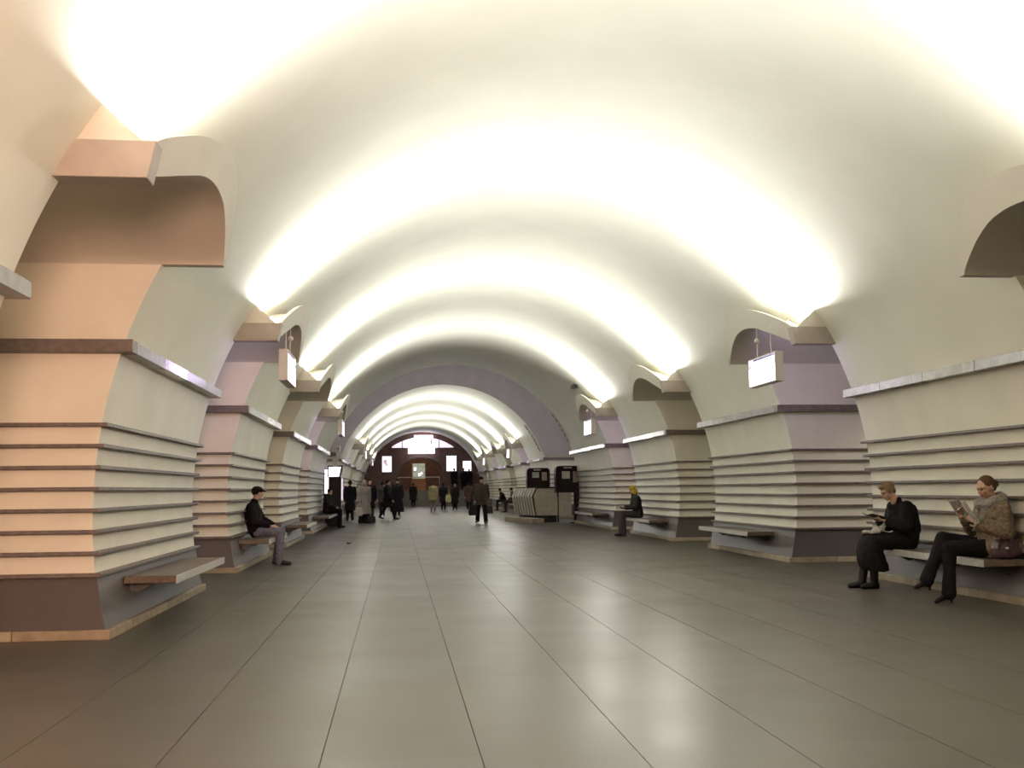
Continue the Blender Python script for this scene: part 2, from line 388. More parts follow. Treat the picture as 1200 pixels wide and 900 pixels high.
# ------------------------------------------------------------------ lamp canopies over the passages
def canopy(s, yf, label, warm=False, power=1.0):
    root = empty('lamp_canopy', (XC+s*A0, yf, 0), label, 'lamp canopy', 'wave-shaped lamp canopies over the passages')
    f = fx(s)
    def shell():
        ins, ous = INS, OUTS[::-1]
        prof = ins + ous; rings = []
        for a, drop in ((None, 0), (.05, 0), (.07, .13), (4.3, .13), (7.9, .13)):
            r = []
            for q, (y, z) in enumerate(prof):
                aa = rim_a(z) if a is None else (rim_a(z)+a if a < 1 else a)
                zz = z
                if q >= len(ins): zz = z-drop*max(0, min(1, (-y-.1)/.6))
                r.append(f(aa, min(y, -.004) if q < len(ins) else y, zz))
            rings.append(r)
        return MB().loft(rings).mesh('canopy', M['canopy'], smooth=True, angle=32)
    link('canopy', cached((s, 'shell'), shell), None, root)
    link('end_block', cached((s, 'eb'), lambda: MB().prism([(rim_a(3.338)-.003, 3.338), (4.45, 3.338), (4.45, 3.588), (rim_a(3.588)-.003, 3.588)], lambda u, v, h: f(u, h, v), -2.985, -2.80).mesh('end_block', M['block'], bevel=.004)), None, root)
    def plate():
        z1 = 3.87
        loop = [(RIM+.03, 3.585), (4.4, 3.585), (4.4, 3.75), (half(z1)+.05, z1+.0)]
        return MB().prism(loop, lambda u, v, h: f(u, h, v), -2.955, -2.925).mesh('end_plate', M['canopy'])
    link('end_plate', cached((s, 'plate'), plate), None, root)
    a, r0, r1 = 3.83, -2.80, -2.30
    z = lambda r: 3.47+(r+2.97)*.40/1.0
    mt = M['tube_warm'] if warm else M['tube']
    link('lamp_tube', cached((s, 'tube', warm), lambda: MB().cyl(f(a, r0, z(r0)+.03), f(a, r1, z(r1)+.03), .016, n=10).mesh('lamp_tube', mt, smooth=True)), None, root)
    ld = bpy.data.lights.new('cove_lamp', 'AREA'); ld.shape = 'RECTANGLE'; ld.size = .5; ld.size_y = .10
    ld.energy = COVE_W*power; ld.color = WARM_COL if warm else COVE_COL
    lo = bpy.data.objects.new('cove_lamp', ld); C.objects.link(lo); lo.parent = root
    m = (r0+r1)/2
    X = Vector((0, r1-r0, z(r1)-z(r0))).normalized()          # along the ramp
    Nn = Vector((-s*.50, 0, .86)); Nn = (Nn - X*Nn.dot(X)).normalized()
    Yv = Nn.cross(X) * -1
    Zv = -Nn; Yv = Zv.cross(X)
    mtx = Matrix((X, Yv, Zv)).transposed().to_4x4(); mtx.translation = Vector(f(a, m, z(m)+.06))
    lo.matrix_local = mtx
    return root
for i in (-1, 0, 1, 2, 3):
    for s in (-1, 1):
        where = {-1: 'above the passage beside the camera', 0: 'above the first passage', 1: 'above the second passage', 2: 'above the third passage', 3: 'above the fourth passage'}[i]
        canopy(s, Y1+i*P, 'cream wave-shaped lamp canopy %s, %s side' % (where, SIDE[s]), warm=(i == -1 and s == -1), power=1.5 if (i == -1 and s == -1) else 1.0)
for j, y in enumerate(fronts_b):
    for s in (-1, 1):
        canopy(s, y, 'small cream lamp canopy beyond the dark arch, %s from it on the %s' % (ORD[j].replace('nearest', 'first'), SIDE[s]))

# ------------------------------------------------------------------ hanging lit signs
def sign(s, y0, label):
    root = empty('hanging_sign', (XC+s*(RIM-.01), y0, 2.87), label, 'lit sign', 'lit direction signs hanging from the canopies')
    w, L, h = .13, 1.2, .45
    f = lambda a, y, z: (s*a, y, z)
    def housing():
        mb = MB()
        mb.box(-w/2, w/2, 0, L, 0, .02); mb.box(-w/2, w/2, 0, L, h-.02, h); mb.box(-w/2, w/2, 0, .02, .02, h-.02); mb.box(-w/2, w/2, L-.02, L, .02, h-.02)
        return mb.mesh('housing', M['white_metal'], bevel=.004)
    link('housing', cached(('sg', 'h'), housing), None, root)
    face = link('lit_face', cached(('sg', 'f', s), lambda: MB().box(*sorted((s*-.058, s*-.05)), .02, L-.02, .02, h-.02).mesh('lit_face', M['sign_face'])), None, root)
    link('lit_back', cached(('sg', 'b', s), lambda: MB().box(*sorted((s*.05, s*.058)), .02, L-.02, .02, h-.02).mesh('lit_back', M['sign_back'])), None, root)
    def print_():
        x0, x1 = sorted((s*-.0585, s*-.0605)); mb = MB()
        # outlined heading strip along the top, as on the photographed sign
        mb.box(x0, x1, .04, .98, h-.052, h-.022); mb.box(x0, x1, .04, .98, h-.160, h-.145)
        mb.box(x0, x1, .04, .055, h-.145, h-.052); mb.box(x0, x1, .962, .98, h-.145, h-.052)
        mb.box(x0, x1, 1.03, 1.05, h-.15, h-.03)
        return mb.mesh('heading_frame', M['sign_line'])
    link('heading_frame', cached(('sg', 'p', s), print_), None, face)
    def icon():
        x0, x1 = sorted((s*-.0585, s*-.0605)); mb = MB()
        for a, b, c, d in ((1.085, 1.17, .325, .345), (1.085, 1.17, .235, .25), (1.085, 1.105, .25, .275), (1.15, 1.17, .295, .325), (1.085, 1.12, .305, .325)): mb.box(x0, x1, a, b, c, d)
        return mb.mesh('icon', M['dark_metal'])
    link('icon', cached(('sg', 'i', s), icon), None, face)
    for yy, zt in ((.32, 3.80-2.87), (.92, 3.86-2.87)):
        rel = y0+yy
        rod = link('hanger_rod', cached(('sg', 'r', yy), lambda: MB().cyl((0, 0, h), (0, 0, zt), .009, n=8).mesh('hanger_rod', M['white_metal'], smooth=True)), None, root, (0, yy, 0))
    link('ball_joint', cached(('sg', 'j'), lambda: MB().ball((0, 0, 0), .045).mesh('ball_joint', M['white_metal'], smooth=True)), None, rod, (0, 0, 3.60-2.87))
for s in (-1, 1):
    sign(s, 14.9, 'white lit sign hanging on the %s by the second %s pylon' % (SIDE[s], SIDE[s]))
    sign(s, 14.9+2*P, 'smaller lit sign hanging on the %s just before the dark arch' % SIDE[s])
    sign(s, 14.9+5*P, 'tiny lit sign just beyond the dark arch on the %s wall' % SIDE[s])
    sign(s, 14.9+7*P, 'tiny lit sign on the %s wall, second beyond the dark arch' % SIDE[s])

# ------------------------------------------------------------------ benches on the pylons
def bench(s, y0, L, label):
    root = empty('bench', (XC+s*4.2, y0, 0), label, 'bench', 'wall benches fixed to the pylons')
    seat = link('seat', cached((s, L, 'seat'), lambda: MB().box(0, s*.50, 0, L, .415, .488).mesh('seat', M['bench'], bevel=.006)), None, root)
    link('edge_strip', cached((s, L, 'es'), lambda: MB().box(-s*.014, s*.0, -.003, L+.003, .411, .491).mesh('edge_strip', M['bench_edge'], bevel=.003)), None, root)
    for j in range(3):
        y = .25+j*(L-.5)/2
        def br():
            return MB().prism([(.22, .415), (.50, .415), (.49, .33), (.42, .31)], lambda u, v, h: (s*u, h, v), -.03, .03).mesh('bracket', M['bracket'])
        link('bracket', cached((s, 'br'), br), None, root, (0, y, 0))
    for j, yy in enumerate((.09, .2)):
        link('end_bolt', cached((s, 'bolt'), lambda: MB().cyl((0, .0, 0), (0, -.006, 0), .009, n=8).mesh('end_bolt', M['bracket'])), None, seat, (s*(.12+.25*j), 0, .45))
    return root
bench(-1, 10.6, 2.8, 'empty dark wood bench with pale edging on the near left pylon')
bench(1, 10.6, 2.75, 'bench on the near right pylon with two reading women on it')
bench(-1, 18.05, 2.8, 'bench on the second left pylon under the man in the cap')
bench(1, 18.15, 3.0, 'empty bench on the second right pylon with the lilac end face')
bench(-1, 25.5, 2.9, 'empty bench on the third left pylon past the man in the cap')
bench(1, 25.5, 2.9, 'bench on the third right pylon under the yellow-haired sitter')
bench(-1, 33.6, 4.6, 'bench on the fourth left pylon under the dark sitter beside the totem')
bench(1, 33.0, 3.3, 'empty bench on the fourth right pylon in front of the black kiosks')
bench(1, fronts_b[0]+.5, 3.6, 'far right bench beyond the dark arch, under the sitter in grey jacket')
bench(1, fronts_b[1]+.5, 3.6, 'farthest right bench, under the dark sitter leaning forward')

# ------------------------------------------------------------------ far end: stairs, red-brown wall, lit lunette
st = empty('staircase', (XC, 79.6, 0), 'broad grey steps up to the red-brown end wall', 'stairs')
for k in range(8):
    MB().box(-4.4, 4.4, k*.3, 4.4, k*.156, (k+1)*.156).build('step', M['steps'], st)
def wall_arch():
    # wall disc at Y=YE with an arched doorway; built as strips
    cx, hw, sp, top = 1.95, 1.72, 2.75, 3.9
    mb = MB(); N = 60
    for j in range(N):
        x0 = XC-4.9+9.8*j/N; x1 = XC-4.9+9.8*(j+1)/N
        def lo(x):
            d = abs(x-cx)
            return 1.2 if d >= hw else sp+(top-sp)*math.sqrt(max(0, 1-(d/hw)**2))
        def hi(x):
            d = abs(x-XC); return ZC+math.sqrt(max(0, 4.9**2-d*d))
        a, b = lo(x0), lo(x1)
        if (abs(x0-cx) < hw) != (abs(x1-cx) < hw): a = b = min(a, b)
        mb.add([(x0, YE, a), (x1, YE, b), (x1, YE, hi(x1)), (x0, YE, hi(x0)), (x0, YE+.3, a), (x1, YE+.3, b), (x1, YE+.3, hi(x1)), (x0, YE+.3, hi(x0))],
               [(0, 1, 2, 3), (7, 6, 5, 4), (0, 4, 5, 1)])
    return mb
o = wall_arch().build('wall_end', M['brick_wall'], recalc=False); structure(o)
o2 = MB(); prev = None
for k in range(25):
    t = math.pi*k/24; c = (1.95+1.72*math.cos(t), 2.75+1.15*math.sin(t)); d = (1.95+1.86*math.cos(t), 2.75+1.28*math.sin(t))
    if prev: o2.prism([prev[0], c, d, prev[1]], lambda u, v, h: (u, h, v), YE-.08, YE+.02)
    prev = (c, d)
o2.build('arch_trim', M['steps'], o)
structure(MB().box(XC-5, XC+5, YE+.3, YE+6, 1.15, 1.245).build('floor_landing', M['steps']))
structure(MB().box(XC-5, XC+5, YE+5.9, YE+6.1, 1.2, 6).build('wall_landing', M['brick_wall']))
structure(MB().box(XC-5, XC+5, YE+.3, YE+6, 5.9, 6.1).build('ceiling_landing', M['niche']))
# lunette: panes between mullions
lr = empty('lunette_window', (XC, YE-.12, 0), 'glowing white half-round window high on the red-brown end wall', 'window')
for a, b in ((-2.45, -1.62), (-1.58, -.3), (-.26, 1.3), (1.34, 2.5)):
    lo_ = []; N = 8
    zb = 4.68
    up = [(a+(b-a)*i/N) for i in range(N+1)]
    loop = [(a, zb), (b, zb)] + [(x, max(zb+.02, ZC+math.sqrt(4.34**2-x*x))) for x in reversed(up)]
    MB().prism(loop, lambda u, v, h: (u, h, v), 0, .06).build('pane', M['lunette'], lr)
for x in (-1.6, -.28, 1.32):
    MB().box(x-.03, x+.03, -.03, .05, 4.66, ZC+math.sqrt(4.3**2-x*x)).build('mullion', M['dark_metal'], lr)
MB().box(-2.6, 2.6, -.06, .08, 4.52, 4.67).build('sill', M['brick_wall'], lr)
sb = empty('sign_board', (XC, YE-.6, 0), 'wide glowing sign board hung before the half-round window', 'lit sign')
lpn = MB().box(-1.16, .96, 0, .2, 4.18, 4.78).build('lower_panel', M['board'], sb, bevel=.01)
MB().box(-.68, .82, 0, .2, 4.84, 5.66).build('upper_panel', M['board'], sb, bevel=.01)
for x in (-.4, .5): MB().cyl((x, .1, 5.66), (x, .1, 6.0), .02, n=8).build('hanger_rod', M['dark_metal'], sb)
# small grey marks on the lower panel (illegible in the photograph)
mk = MB()
for k in range(9):
    x = -1.0+k*.2+random.uniform(-.03, .03); mk.box(x, x+random.uniform(.06, .15), -.004, 0, 4.32, 4.32+random.uniform(.05, .12))
mk.box(.55, .62, -.004, 0, 5.0, 5.4)
mk.box(.66, .76, -.004, 0, 4.95, 5.3)
mk.build('print', M['booth_panel'], lpn)
def poster(x0, x1, z0, z1, m, label):
    r = empty('lit_poster', ((x0+x1)/2, YE-.1, z0), label, 'poster', 'backlit posters on the end wall')
    w = (x1-x0)/2; MB().box(-w, w, 0, .08, 0, z1-z0).build('frame', M['dark_metal'], r)
    MB().box(-w+.03, w-.03, -.012, 0, .03, z1-z0-.03).build('lit_sheet', m, r); return r
p = poster(-1.2, -.40, 2.72, 4.02, M['poster_lit'], 'backlit poster on the end wall, left of the arched doorway')
bl = MB(); bl.ball((0, 0, 0), (.16, .004, .2)); bl.ball((.1, 0, -.22), (.1, .004, .14)); bl.build('pink_blot', mat('pink print', (.6, .3, .35), .5, emit=(.85, .5, .6), strength=.7), p, (-.14, -.013, .85))
poster(3.95, 4.80, 2.75, 4.03, M['poster_blue'], 'bluish backlit poster on the end wall, right of the arched doorway')
poster(5.28, 6.0, 2.75, 3.6, M['poster_lit'], 'backlit poster at the far right end of the end wall')
kio = empty('orange_kiosk', (1.78, YE+1.2, 1.245), 'orange kiosk with a lit window inside the far arched doorway', 'kiosk')
MB().box(-.58, .58, 0, .9, 0, .95).build('counter', M['orange'], kio)
MB().box(-.58, -.50, 0, .9, .95, 2.2).build('post', M['orange'], kio); MB().box(.50, .58, 0, .9, .95, 2.2).build('post', M['orange'], kio)
MB().box(-.62, .62, -.03, .93, 2.2, 2.42).build('roof_panel', M['orange'], kio)
wm = mat('kiosk window lit from within', (.3, .33, .27), .3, emit=(.75, .8, .6), strength=.35, noise_amt=.5, scale=5)
wp = MB().box(-.50, .50, .1, .14, .97, 2.2).build('window_pane', wm, kio)
for x, z, w in ((-.3, 1.75, .1), (.05, 1.3, .09), (.22, 1.4, .07)):
    MB().box(x-w, x+w, .09, .10, z-w*1.2, z+w*1.2).build('window_card', M['poster_lit'], wp)
rl = empty('handrail', (1.7, YE-.05, 2.3), 'thin pale rail across the far arched doorway', 'rail')
MB().cyl((-1.6, 0, 0), (1.7, 0, 0), .035, n=8).build('bar', M['white_metal'], rl)
for x in (-1.6, 1.7): MB().cyl((x, 0, 0), (x, 0, -1.05), .03, n=8).build('post', M['white_metal'], rl)

# ------------------------------------------------------------------ equipment beside the dark bay
def rounded(w, h, r, n=5):
    pts = [(-w/2, 0), (w/2, 0)]
    for k in range(n+1):
        t = math.pi/2*k/n; pts.append((w/2-r+r*math.cos(t), h-r+r*math.sin(t)))
    for k in range(n+1):
        t = math.pi/2+math.pi/2*k/n; pts.append((-w/2+r+r*math.cos(t), h-r+r*math.sin(t)))
    return pts
def kiosk(x, y, z, w, h, rz, label):
    r = empty('payphone_kiosk', (x, y, 0), label, 'kiosk', None, rz)
    MB().prism(rounded(w, h, .14), lambda u, v, q: (u, q, v+z), 0, .06).build('back_panel', M['dark_metal'], r)
    hood = MB(); o_ = rounded(w, h, .14); i_ = rounded(w-.06, h-.03, .12)
    n = len(o_)
    vs = [(u, q, v+z) for q in (-.34, 0) for u, v in o_] + [(u, q, v+z+(.0 if v > .01 else 0)) for q in (-.34, 0) for u, v in i_]
    hood.add(vs, [(i, (i+1) % n, n+(i+1) % n, n+i) for i in range(1, n)] + [(2*n+i, 3*n+i, 3*n+(i+1) % n, 2*n+(i+1) % n) for i in range(1, n)] + [(i, 2*n+i, 2*n+(i+1) % n, (i+1) % n) for i in range(1, n)])
    hood.build('hood', M['dark_metal'], r)
    MB().box(-w*.22, w*.08, -.012, 0, z+h*.52, z+h*.80).build('notice', M['glass'], r)
    MB().box(w*.20, w*.42, -.05, -.01, z+h*.38, z+h*.80).build('side_window', M['booth_panel'], r)
    MB().box(-w*.3, w*.12, -.035, -.005, z+.08, z+h*.45).build('phone_body', M['dark_metal'], r)
    MB().box(-w*.2, w*.1, -.345, -.33, z+h-.10, z+h-.05).build('header_strip', M['booth_panel'], r)
    MB().box(w*.22, w*.44, -.02, .06, 0, z).build('post', M['dark_metal'], r)
    MB().box(w*.08, w*.5, -.14, .16, 0, .03).build('foot', M['dark_metal'], r)
    return r
kiosk(6.42, 38.85, 1.14, 1.02, 1.0, 0, 'larger black kiosk with rounded hood before the fourth right pylon end')
kiosk(5.55, 41.0, 1.31, .92, .80, 0, 'smaller black kiosk with rounded hood behind the slatted booth')
bo = empty('slatted_booth', (5.4, 40.0, 0), 'beige booth with white slatted front beneath the black kiosks', 'booth')
Bx = Vector((-.58, 2.0, 0)); Bn = Vector((-2.0, -.58, 0)).normalized()
prof = [(0, 1.32), (.16, .98), (.03, .26)]
pl = MB()
body = [(Vector((0, 0, 0)), Bx, Bx+Vector((.85, .1, 0)), Vector((.80, 0, 0)))]
rings = []
for dz, zz in ((.03, .26), (.13, .98), (-.02, 1.30)):
    rings.append([Bn*dz+Vector((0, 0, zz)), Bx+Bn*dz+Vector((0, 0, zz)), Bx+Vector((.9, .15, zz)), Vector((.80, 0, zz))])
MB().loft(rings).build('body_panel', M['booth_panel'], bo)
fr = []
for dz, zz in ((.036, .27), (.136, .98), (-.012, 1.295)):
    fr.append([Bx*.02+Bn*dz+Vector((0, 0, zz)), Bx*.98+Bn*dz+Vector((0, 0, zz)), Bx*.98+Bn*(dz-.02)+Vector((0, 0, zz)), Bx*.02+Bn*(dz-.02)+Vector((0, 0, zz))])
MB().loft(fr).build('front_backing', M['dark_metal'], bo)
for k in range(8):
    c = Bx*((k+.4)/8); dirv = Bx.normalized()
    sl = MB()
    for (d0, z0), (d1, z1) in zip(prof, prof[1:]):
        q = []
        for dd, zz in ((d0, z0), (d1, z1)):
            for e in (-.034, .034):
                for th in (.03, .09): q.append(c+dirv*e+Bn*(dd+th)+Vector((0, 0, zz)))
        sl.add(q, [(0, 1, 3, 2), (4, 6, 7, 5), (0, 4, 5, 1), (2, 3, 7, 6), (0, 2, 6, 4), (1, 5, 7, 3)])
    sl.build('slat', M['slat'], bo)
MB().loft([[Vector((-.02, -.02, z)), Bx+Vector((-.02, .02, z)), Bx+Vector((.92, .17, z)), Vector((.82, -.02, z))] for z in (1.30, 1.36)]).build('top_panel', M['dark_metal'], bo)
MB().loft([[Vector((.1, .08, z)), Bx+Vector((.1, -.08, z)), Bx+Vector((.85, .05, z)), Vector((.76, .08, z))] for z in (0, .26)]).build('recessed_base', M['dark_metal'], bo)
MB().box(.84, 1.35, .02, .07, .25, 1.15).build('side_panel', M['booth_panel'], bo)
MB().box(.78, .84, .0, .08, .0, 1.25).build('corner_post', M['dark_metal'], bo)
sp = empty('low_step', (5.0, 38.4, 0), 'low sand-coloured stone step in front of the slatted booth', 'step')
MB().loft([[Vector((0, 0, z)), Vector((-.7, 3.3, z)), Vector((-.25, 3.4, z)), Vector((.45, .1, z))] for z in (0, .19)]).build('stone_block', M['skirt'], sp, bevel=.01)
# left: lit totem and white devices
to = empty('information_totem', (-2.26, 38.75, 0), 'tall black totem with a glowing screen on top at the left', 'totem')
MB().box(-.24, .22, 0, .22, 0, 1.78).build('column', M['dark_metal'], to, bevel=.01)
MB().prism([(-.27, 1.78), (.18, 1.78), (.28, 2.22), (-.27, 2.22)], lambda u, v, h: (u, h, v), -.04, .24).build('screen_case', M['dark_metal'], to)
MB().prism([(-.235, 1.81), (.14, 1.81), (.215, 2.17), (-.235, 2.17)], lambda u, v, h: (u, h, v), -.052, -.041).build('screen', mat('totem screen', (.8, .75, .85), .3, emit=(.92, .84, 1), strength=1.6), to)
MB().box(.225, .27, .05, .12, .95, 1.75).build('lit_edge', M['lunette'], to)
pn = empty('light_box', (-2.62, 39.6, 0), 'narrow glowing panel standing behind the black totem', 'light box')
MB().box(-.08, .08, 0, .08, 1.2, 2.1).build('lit_sheet', M['poster_lit'], pn); MB().box(-.11, .11, .01, .12, 0, 2.14).build('frame', M['dark_metal'], pn)
wb = empty('wall_loudspeaker', (-2.20, 38.55, 2.6), 'white box device high on the wall above the black totem', 'loudspeaker')
MB().box(-.16, .12, 0, .22, .1, .36).build('case', M['white_metal'], wb, bevel=.01); MB().box(.02, .07, -.006, 0, .2, .25).build('lens', M['dark_metal'], wb)
MB().prism([(-.14, -.42), (.02, -.42), (.08, -.05), (-.16, -.05)], lambda u, v, h: (u, h, v), .02, .2).build('lower_case', M['white_metal'], wb)
MB().box(-.25, -.02, .06, .16, -.05, .1).build('bracket', M['bracket'], wb)
# curved cable ducts along the vault at the dark arch
for yy, nm in ((NI0-.25, 'thin curved cable duct on the right vault before the dark arch'), (NI1+.5, 'thin curved cable duct on the right vault beyond the dark arch')):
    d = empty('cable_duct', (XC, yy, ZC), nm, 'cable duct'); mb = MB(); prev = None; rg = []
    for k in range(13):
        t = .38+.30*k/12; rr = R
        rg.append([Vector((q*math.cos(t), e, q*math.sin(t))) for q, e in ((rr-.05, -.04), (rr+.01, -.04), (rr+.01, .04), (rr-.05, .04))])
    mb.loft(rg).build('duct', M['white_metal'], d)
    sl = MB()
    for k in range(6):
        t = .42+.22*k/5; q = R-.053
        sl.box(-.012, .012, -.03, .03, -.06, .06, Matrix.Translation((q*math.cos(t), 0, q*math.sin(t))) @ Matrix.Rotation(-(t), 4, 'Y'))
    sl.build('slot', M['dark_metal'], d)
tcam = empty('security_camera', (XC+half(4.43)-.1, 31.5, 4.43), 'tiny dark camera on the right vault above the fourth canopy', 'camera')
MB().box(-.08, .08, -.2, .2, -.05, .05).build('body', M['dark_metal'], tcam); MB().box(.0, .14, -.03, .03, .02, .12).build('mount', M['dark_metal'], tcam)
lt = empty('litter', (-1.17, 25.9, 0), 'small dark scrap of litter on the open floor', 'litter')
MB().add([(-.05, -.03, .001), (.05, -.04, .02), (.06, .03, .004), (-.04, .05, .03), (-.05, -.03, .006), (.05, -.04, .026), (.06, .03, .01), (-.04, .05, .036)],
         [(0, 1, 2), (0, 2, 3), (4, 6, 5), (4, 7, 6), (0, 4, 5, 1), (1, 5, 6, 2), (2, 6, 7, 3), (3, 7, 4, 0)]).build('scrap', M['black cloth'], lt)

# unseen fill lamps added on the wide bay's hidden vault to brighten the arch
for j in range(5):
    t = math.radians(18+36*j)
    r = empty('bay_fill_lamp', (XC+6.25*math.cos(t), 40.6, ZC+6.25*math.sin(t)), '%s added fill lamp up in the dark wide bay, hidden by the arch' % ('rightmost', 'upper right', 'topmost', 'upper left', 'leftmost')[j], 'lamp')
    MB().ball((0, 0, 0), .09).build('bulb', mat('bay fill bulb', (.9, .85, .9), .3, emit=(1, .92, .97), strength=5), r, smooth=True); MB().cyl((0, 0, 0), (.15*math.cos(t), 0, .15*math.sin(t)), .04, n=8).build('mount', M['white_metal'], r)
    ld = bpy.data.lights.new('bay_fill_light', 'POINT'); ld.energy = 66; ld.color = (1, .98, .97); ld.shadow_soft_size = .1
    lo = bpy.data.objects.new('bay_fill_light', ld); C.objects.link(lo); lo.parent = r; lo.location = (-.25*math.cos(t), 0, -.25*math.sin(t))
# warm lamp in the left passage and added neutral platform lamps to brighten the passages
def ceiling_lamp(x, y, z, col, watts, label, size=.5):
    r = empty('unseen_lamp', (x, y, z), label, 'lamp')
    m = mat('lamp glass', (.9, .85, .8), .3, emit=col, strength=6)
    MB().cyl((0, 0, -.06), (0, 0, 0), size*.5, n=20).build('shade', m, r); MB().cyl((0, 0, 0), (0, 0, .08), .06, n=8).build('mount', M['white_metal'], r)
    ld = bpy.data.lights.new('lamp_light', 'AREA'); ld.shape = 'DISK'; ld.size = size; ld.energy = watts; ld.color = col
    lo = bpy.data.objects.new('lamp_light', ld); C.objects.link(lo); lo.parent = r; lo.location = (0, 0, -.08)
ceiling_lamp(XC-8.6, 4.6, 4.5, WARM_COL, 950, 'warm platform lamp beyond the left passage, out of view')
for s in (-1, 1):
    for j, y in enumerate((13, 20.5, 28, 36, 52, 66, 80)):
        ceiling_lamp(XC+s*9.4, y, 4.5, (1, .93, .8), 150, '%s added platform lamp hidden behind the %s pylons' % (('first', 'second', 'third', 'fourth', 'fifth', 'sixth', 'seventh')[j], SIDE[s]))

# ------------------------------------------------------------------ people
def V3(*a): return Vector(a)
UP = V3(0, 0, 1)
def remeshed(mb, name, m, vox, parent, base, amp=0, freq=9, smooth_it=2):
    me0 = mb.mesh('tmp', None)
    ob = bpy.data.objects.new('tmp', me0); C.objects.link(ob)
    md = ob.modifiers.new('r', 'REMESH'); md.mode = 'VOXEL'; md.voxel_size = vox; md.use_smooth_shade = True
    ms = ob.modifiers.new('s', 'SMOOTH'); ms.iterations = smooth_it; ms.factor = .5
    dg = bpy.context.evaluated_depsgraph_get()
    me = bpy.data.meshes.new_from_object(ob.evaluated_get(dg)); me.name = name
    bpy.data.objects.remove(ob); bpy.data.meshes.remove(me0)
    if amp:
        nr = [v.normal.copy() for v in me.vertices]
        for v, nn in zip(me.vertices, nr):
            p = v.co
            v.co = p + nn*amp*(noise.noise(Vector((p.x*freq, p.y*freq, p.z*freq*.55)))+.5*noise.noise(p*freq*2.3))
    me.transform(Matrix.Translation(-Vector(base)))
    me.polygons.foreach_set('use_smooth', [True]*len(me.polygons))
    me.materials.clear(); me.materials.append(m)
    return link(name, me, None, parent)
def ell(c, lat, dep, rl, rd, n=16): return [c + lat*rl*math.cos(2*math.pi*i/n) + dep*rd*math.sin(2*math.pi*i/n) for i in range(n)]
def frame(J):
    lat = (J['shR']-J['shL']).normalized(); sp = (J['neck']-J['pelvis']).normalized()
    return lat, sp.cross(lat).normalized()
def torso(mb, J, t=0, lo=0, bulk=1.0):
    lat, dep = frame(J); hl = (J['hipR']-J['hipL']).normalized()
    k = J['k']*bulk
    pts = [(J['pelvis']-(J['waist']-J['pelvis']).normalized()*(.06+lo), hl, .13, .095), (J['pelvis'], hl, .168, .115), (J['waist'], (hl+lat).normalized(), .145, .105),
           (J['chest'], lat, .172, .122), ((J['shL']+J['shR'])/2+(J['neck']-J['chest'])*.05, lat, .165, .092), (J['neck'], lat, .062, .062)]
    mb.loft([ell(c, l, dep, r1*k+t, r2*k+t) for c, l, r1, r2 in pts])
def arms(mb, J, t=0, full=True):
    k = J['k']
    for q in 'LR':
        mb.limb([(J['sh'+q], .054*k+t), (J['el'+q], .042*k+t), (J['wr'+q]-(J['wr'+q]-J['el'+q])*(0 if full else .08), .031*k+t)])
def legs(mb, J, t=0, flare=0):
    k = J['k']
    for q in 'LR':
        kn, an = J['kn'+q], J['an'+q]
        mb.limb([(J['hip'+q], .088*k+t), (kn, .060*k+t+flare*.2)])
        if flare: mb.limb([(kn, .060*k+t+flare*.2), (kn*.4+an*.6, .052*k+t+flare*.5), (an-UP*.03, .040*k+t+flare)])
        else: mb.limb([(kn, .060*k+t), (kn*.6+an*.4, .055*k+t), (an, .040*k+t)])
def feet(mb, J, t=0):
    for q in 'LR':
        a, e = J['an'+q], J['to'+q]; d = (e-a); d.z = 0; d = d.normalized() if d.length > .01 else V3(1, 0, 0)
        heel = V3(a.x, a.y, a.z) - d*.035 + UP*(-.055)
        mb.limb([(a, .040+t), (heel, .030+t)]); mb.limb([(heel, .030+t), ((heel+e)/2+UP*.01, .036+t), (e, .026+t)])
def headf(J):
    f = J['face'].normalized(); l = f.cross(UP).normalized(); u = l.cross(f).normalized()
    return f, l, u, Matrix((l, f, u)).transposed()
def head(mb, J, detail):
    f, l, u, m3 = headf(J); c = J['head']; k = J['k']*J.get('hk', 1)
    mb.ball(c+u*.018*k-f*.012*k, (.076*k, .094*k, .095*k), m3, 16, 12)
    mb.ball(c-u*.052*k+f*.022*k, (.058*k, .066*k, .062*k), m3, 14, 10)
    mb.ball(c-u*.098*k+f*.062*k, (.026*k, .024*k, .020*k), m3)
    mb.limb([(J['neck']-(J['head']-J['neck']).normalized()*.02, .060*k), (c-u*.06*k-f*.02*k, .052*k)])
    mb.ball(c-u*.022*k+f*.092*k, (.013*k, .022*k, .024*k), m3); mb.ball(c-u*.002*k+f*.084*k, (.009*k, .012*k, .026*k), m3)
    if detail:
        mb.ball(c+u*.026*k+f*.072*k, (.056*k, .016*k, .012*k), m3)
        for e in (-1, 1):
            mb.ball(c+l*e*.078*k-f*.008*k-u*.008*k, (.009*k, .020*k, .032*k), m3)
            mb.ball(c+l*e*.036*k+f*.060*k-u*.03*k, (.024*k, .024*k, .022*k), m3)
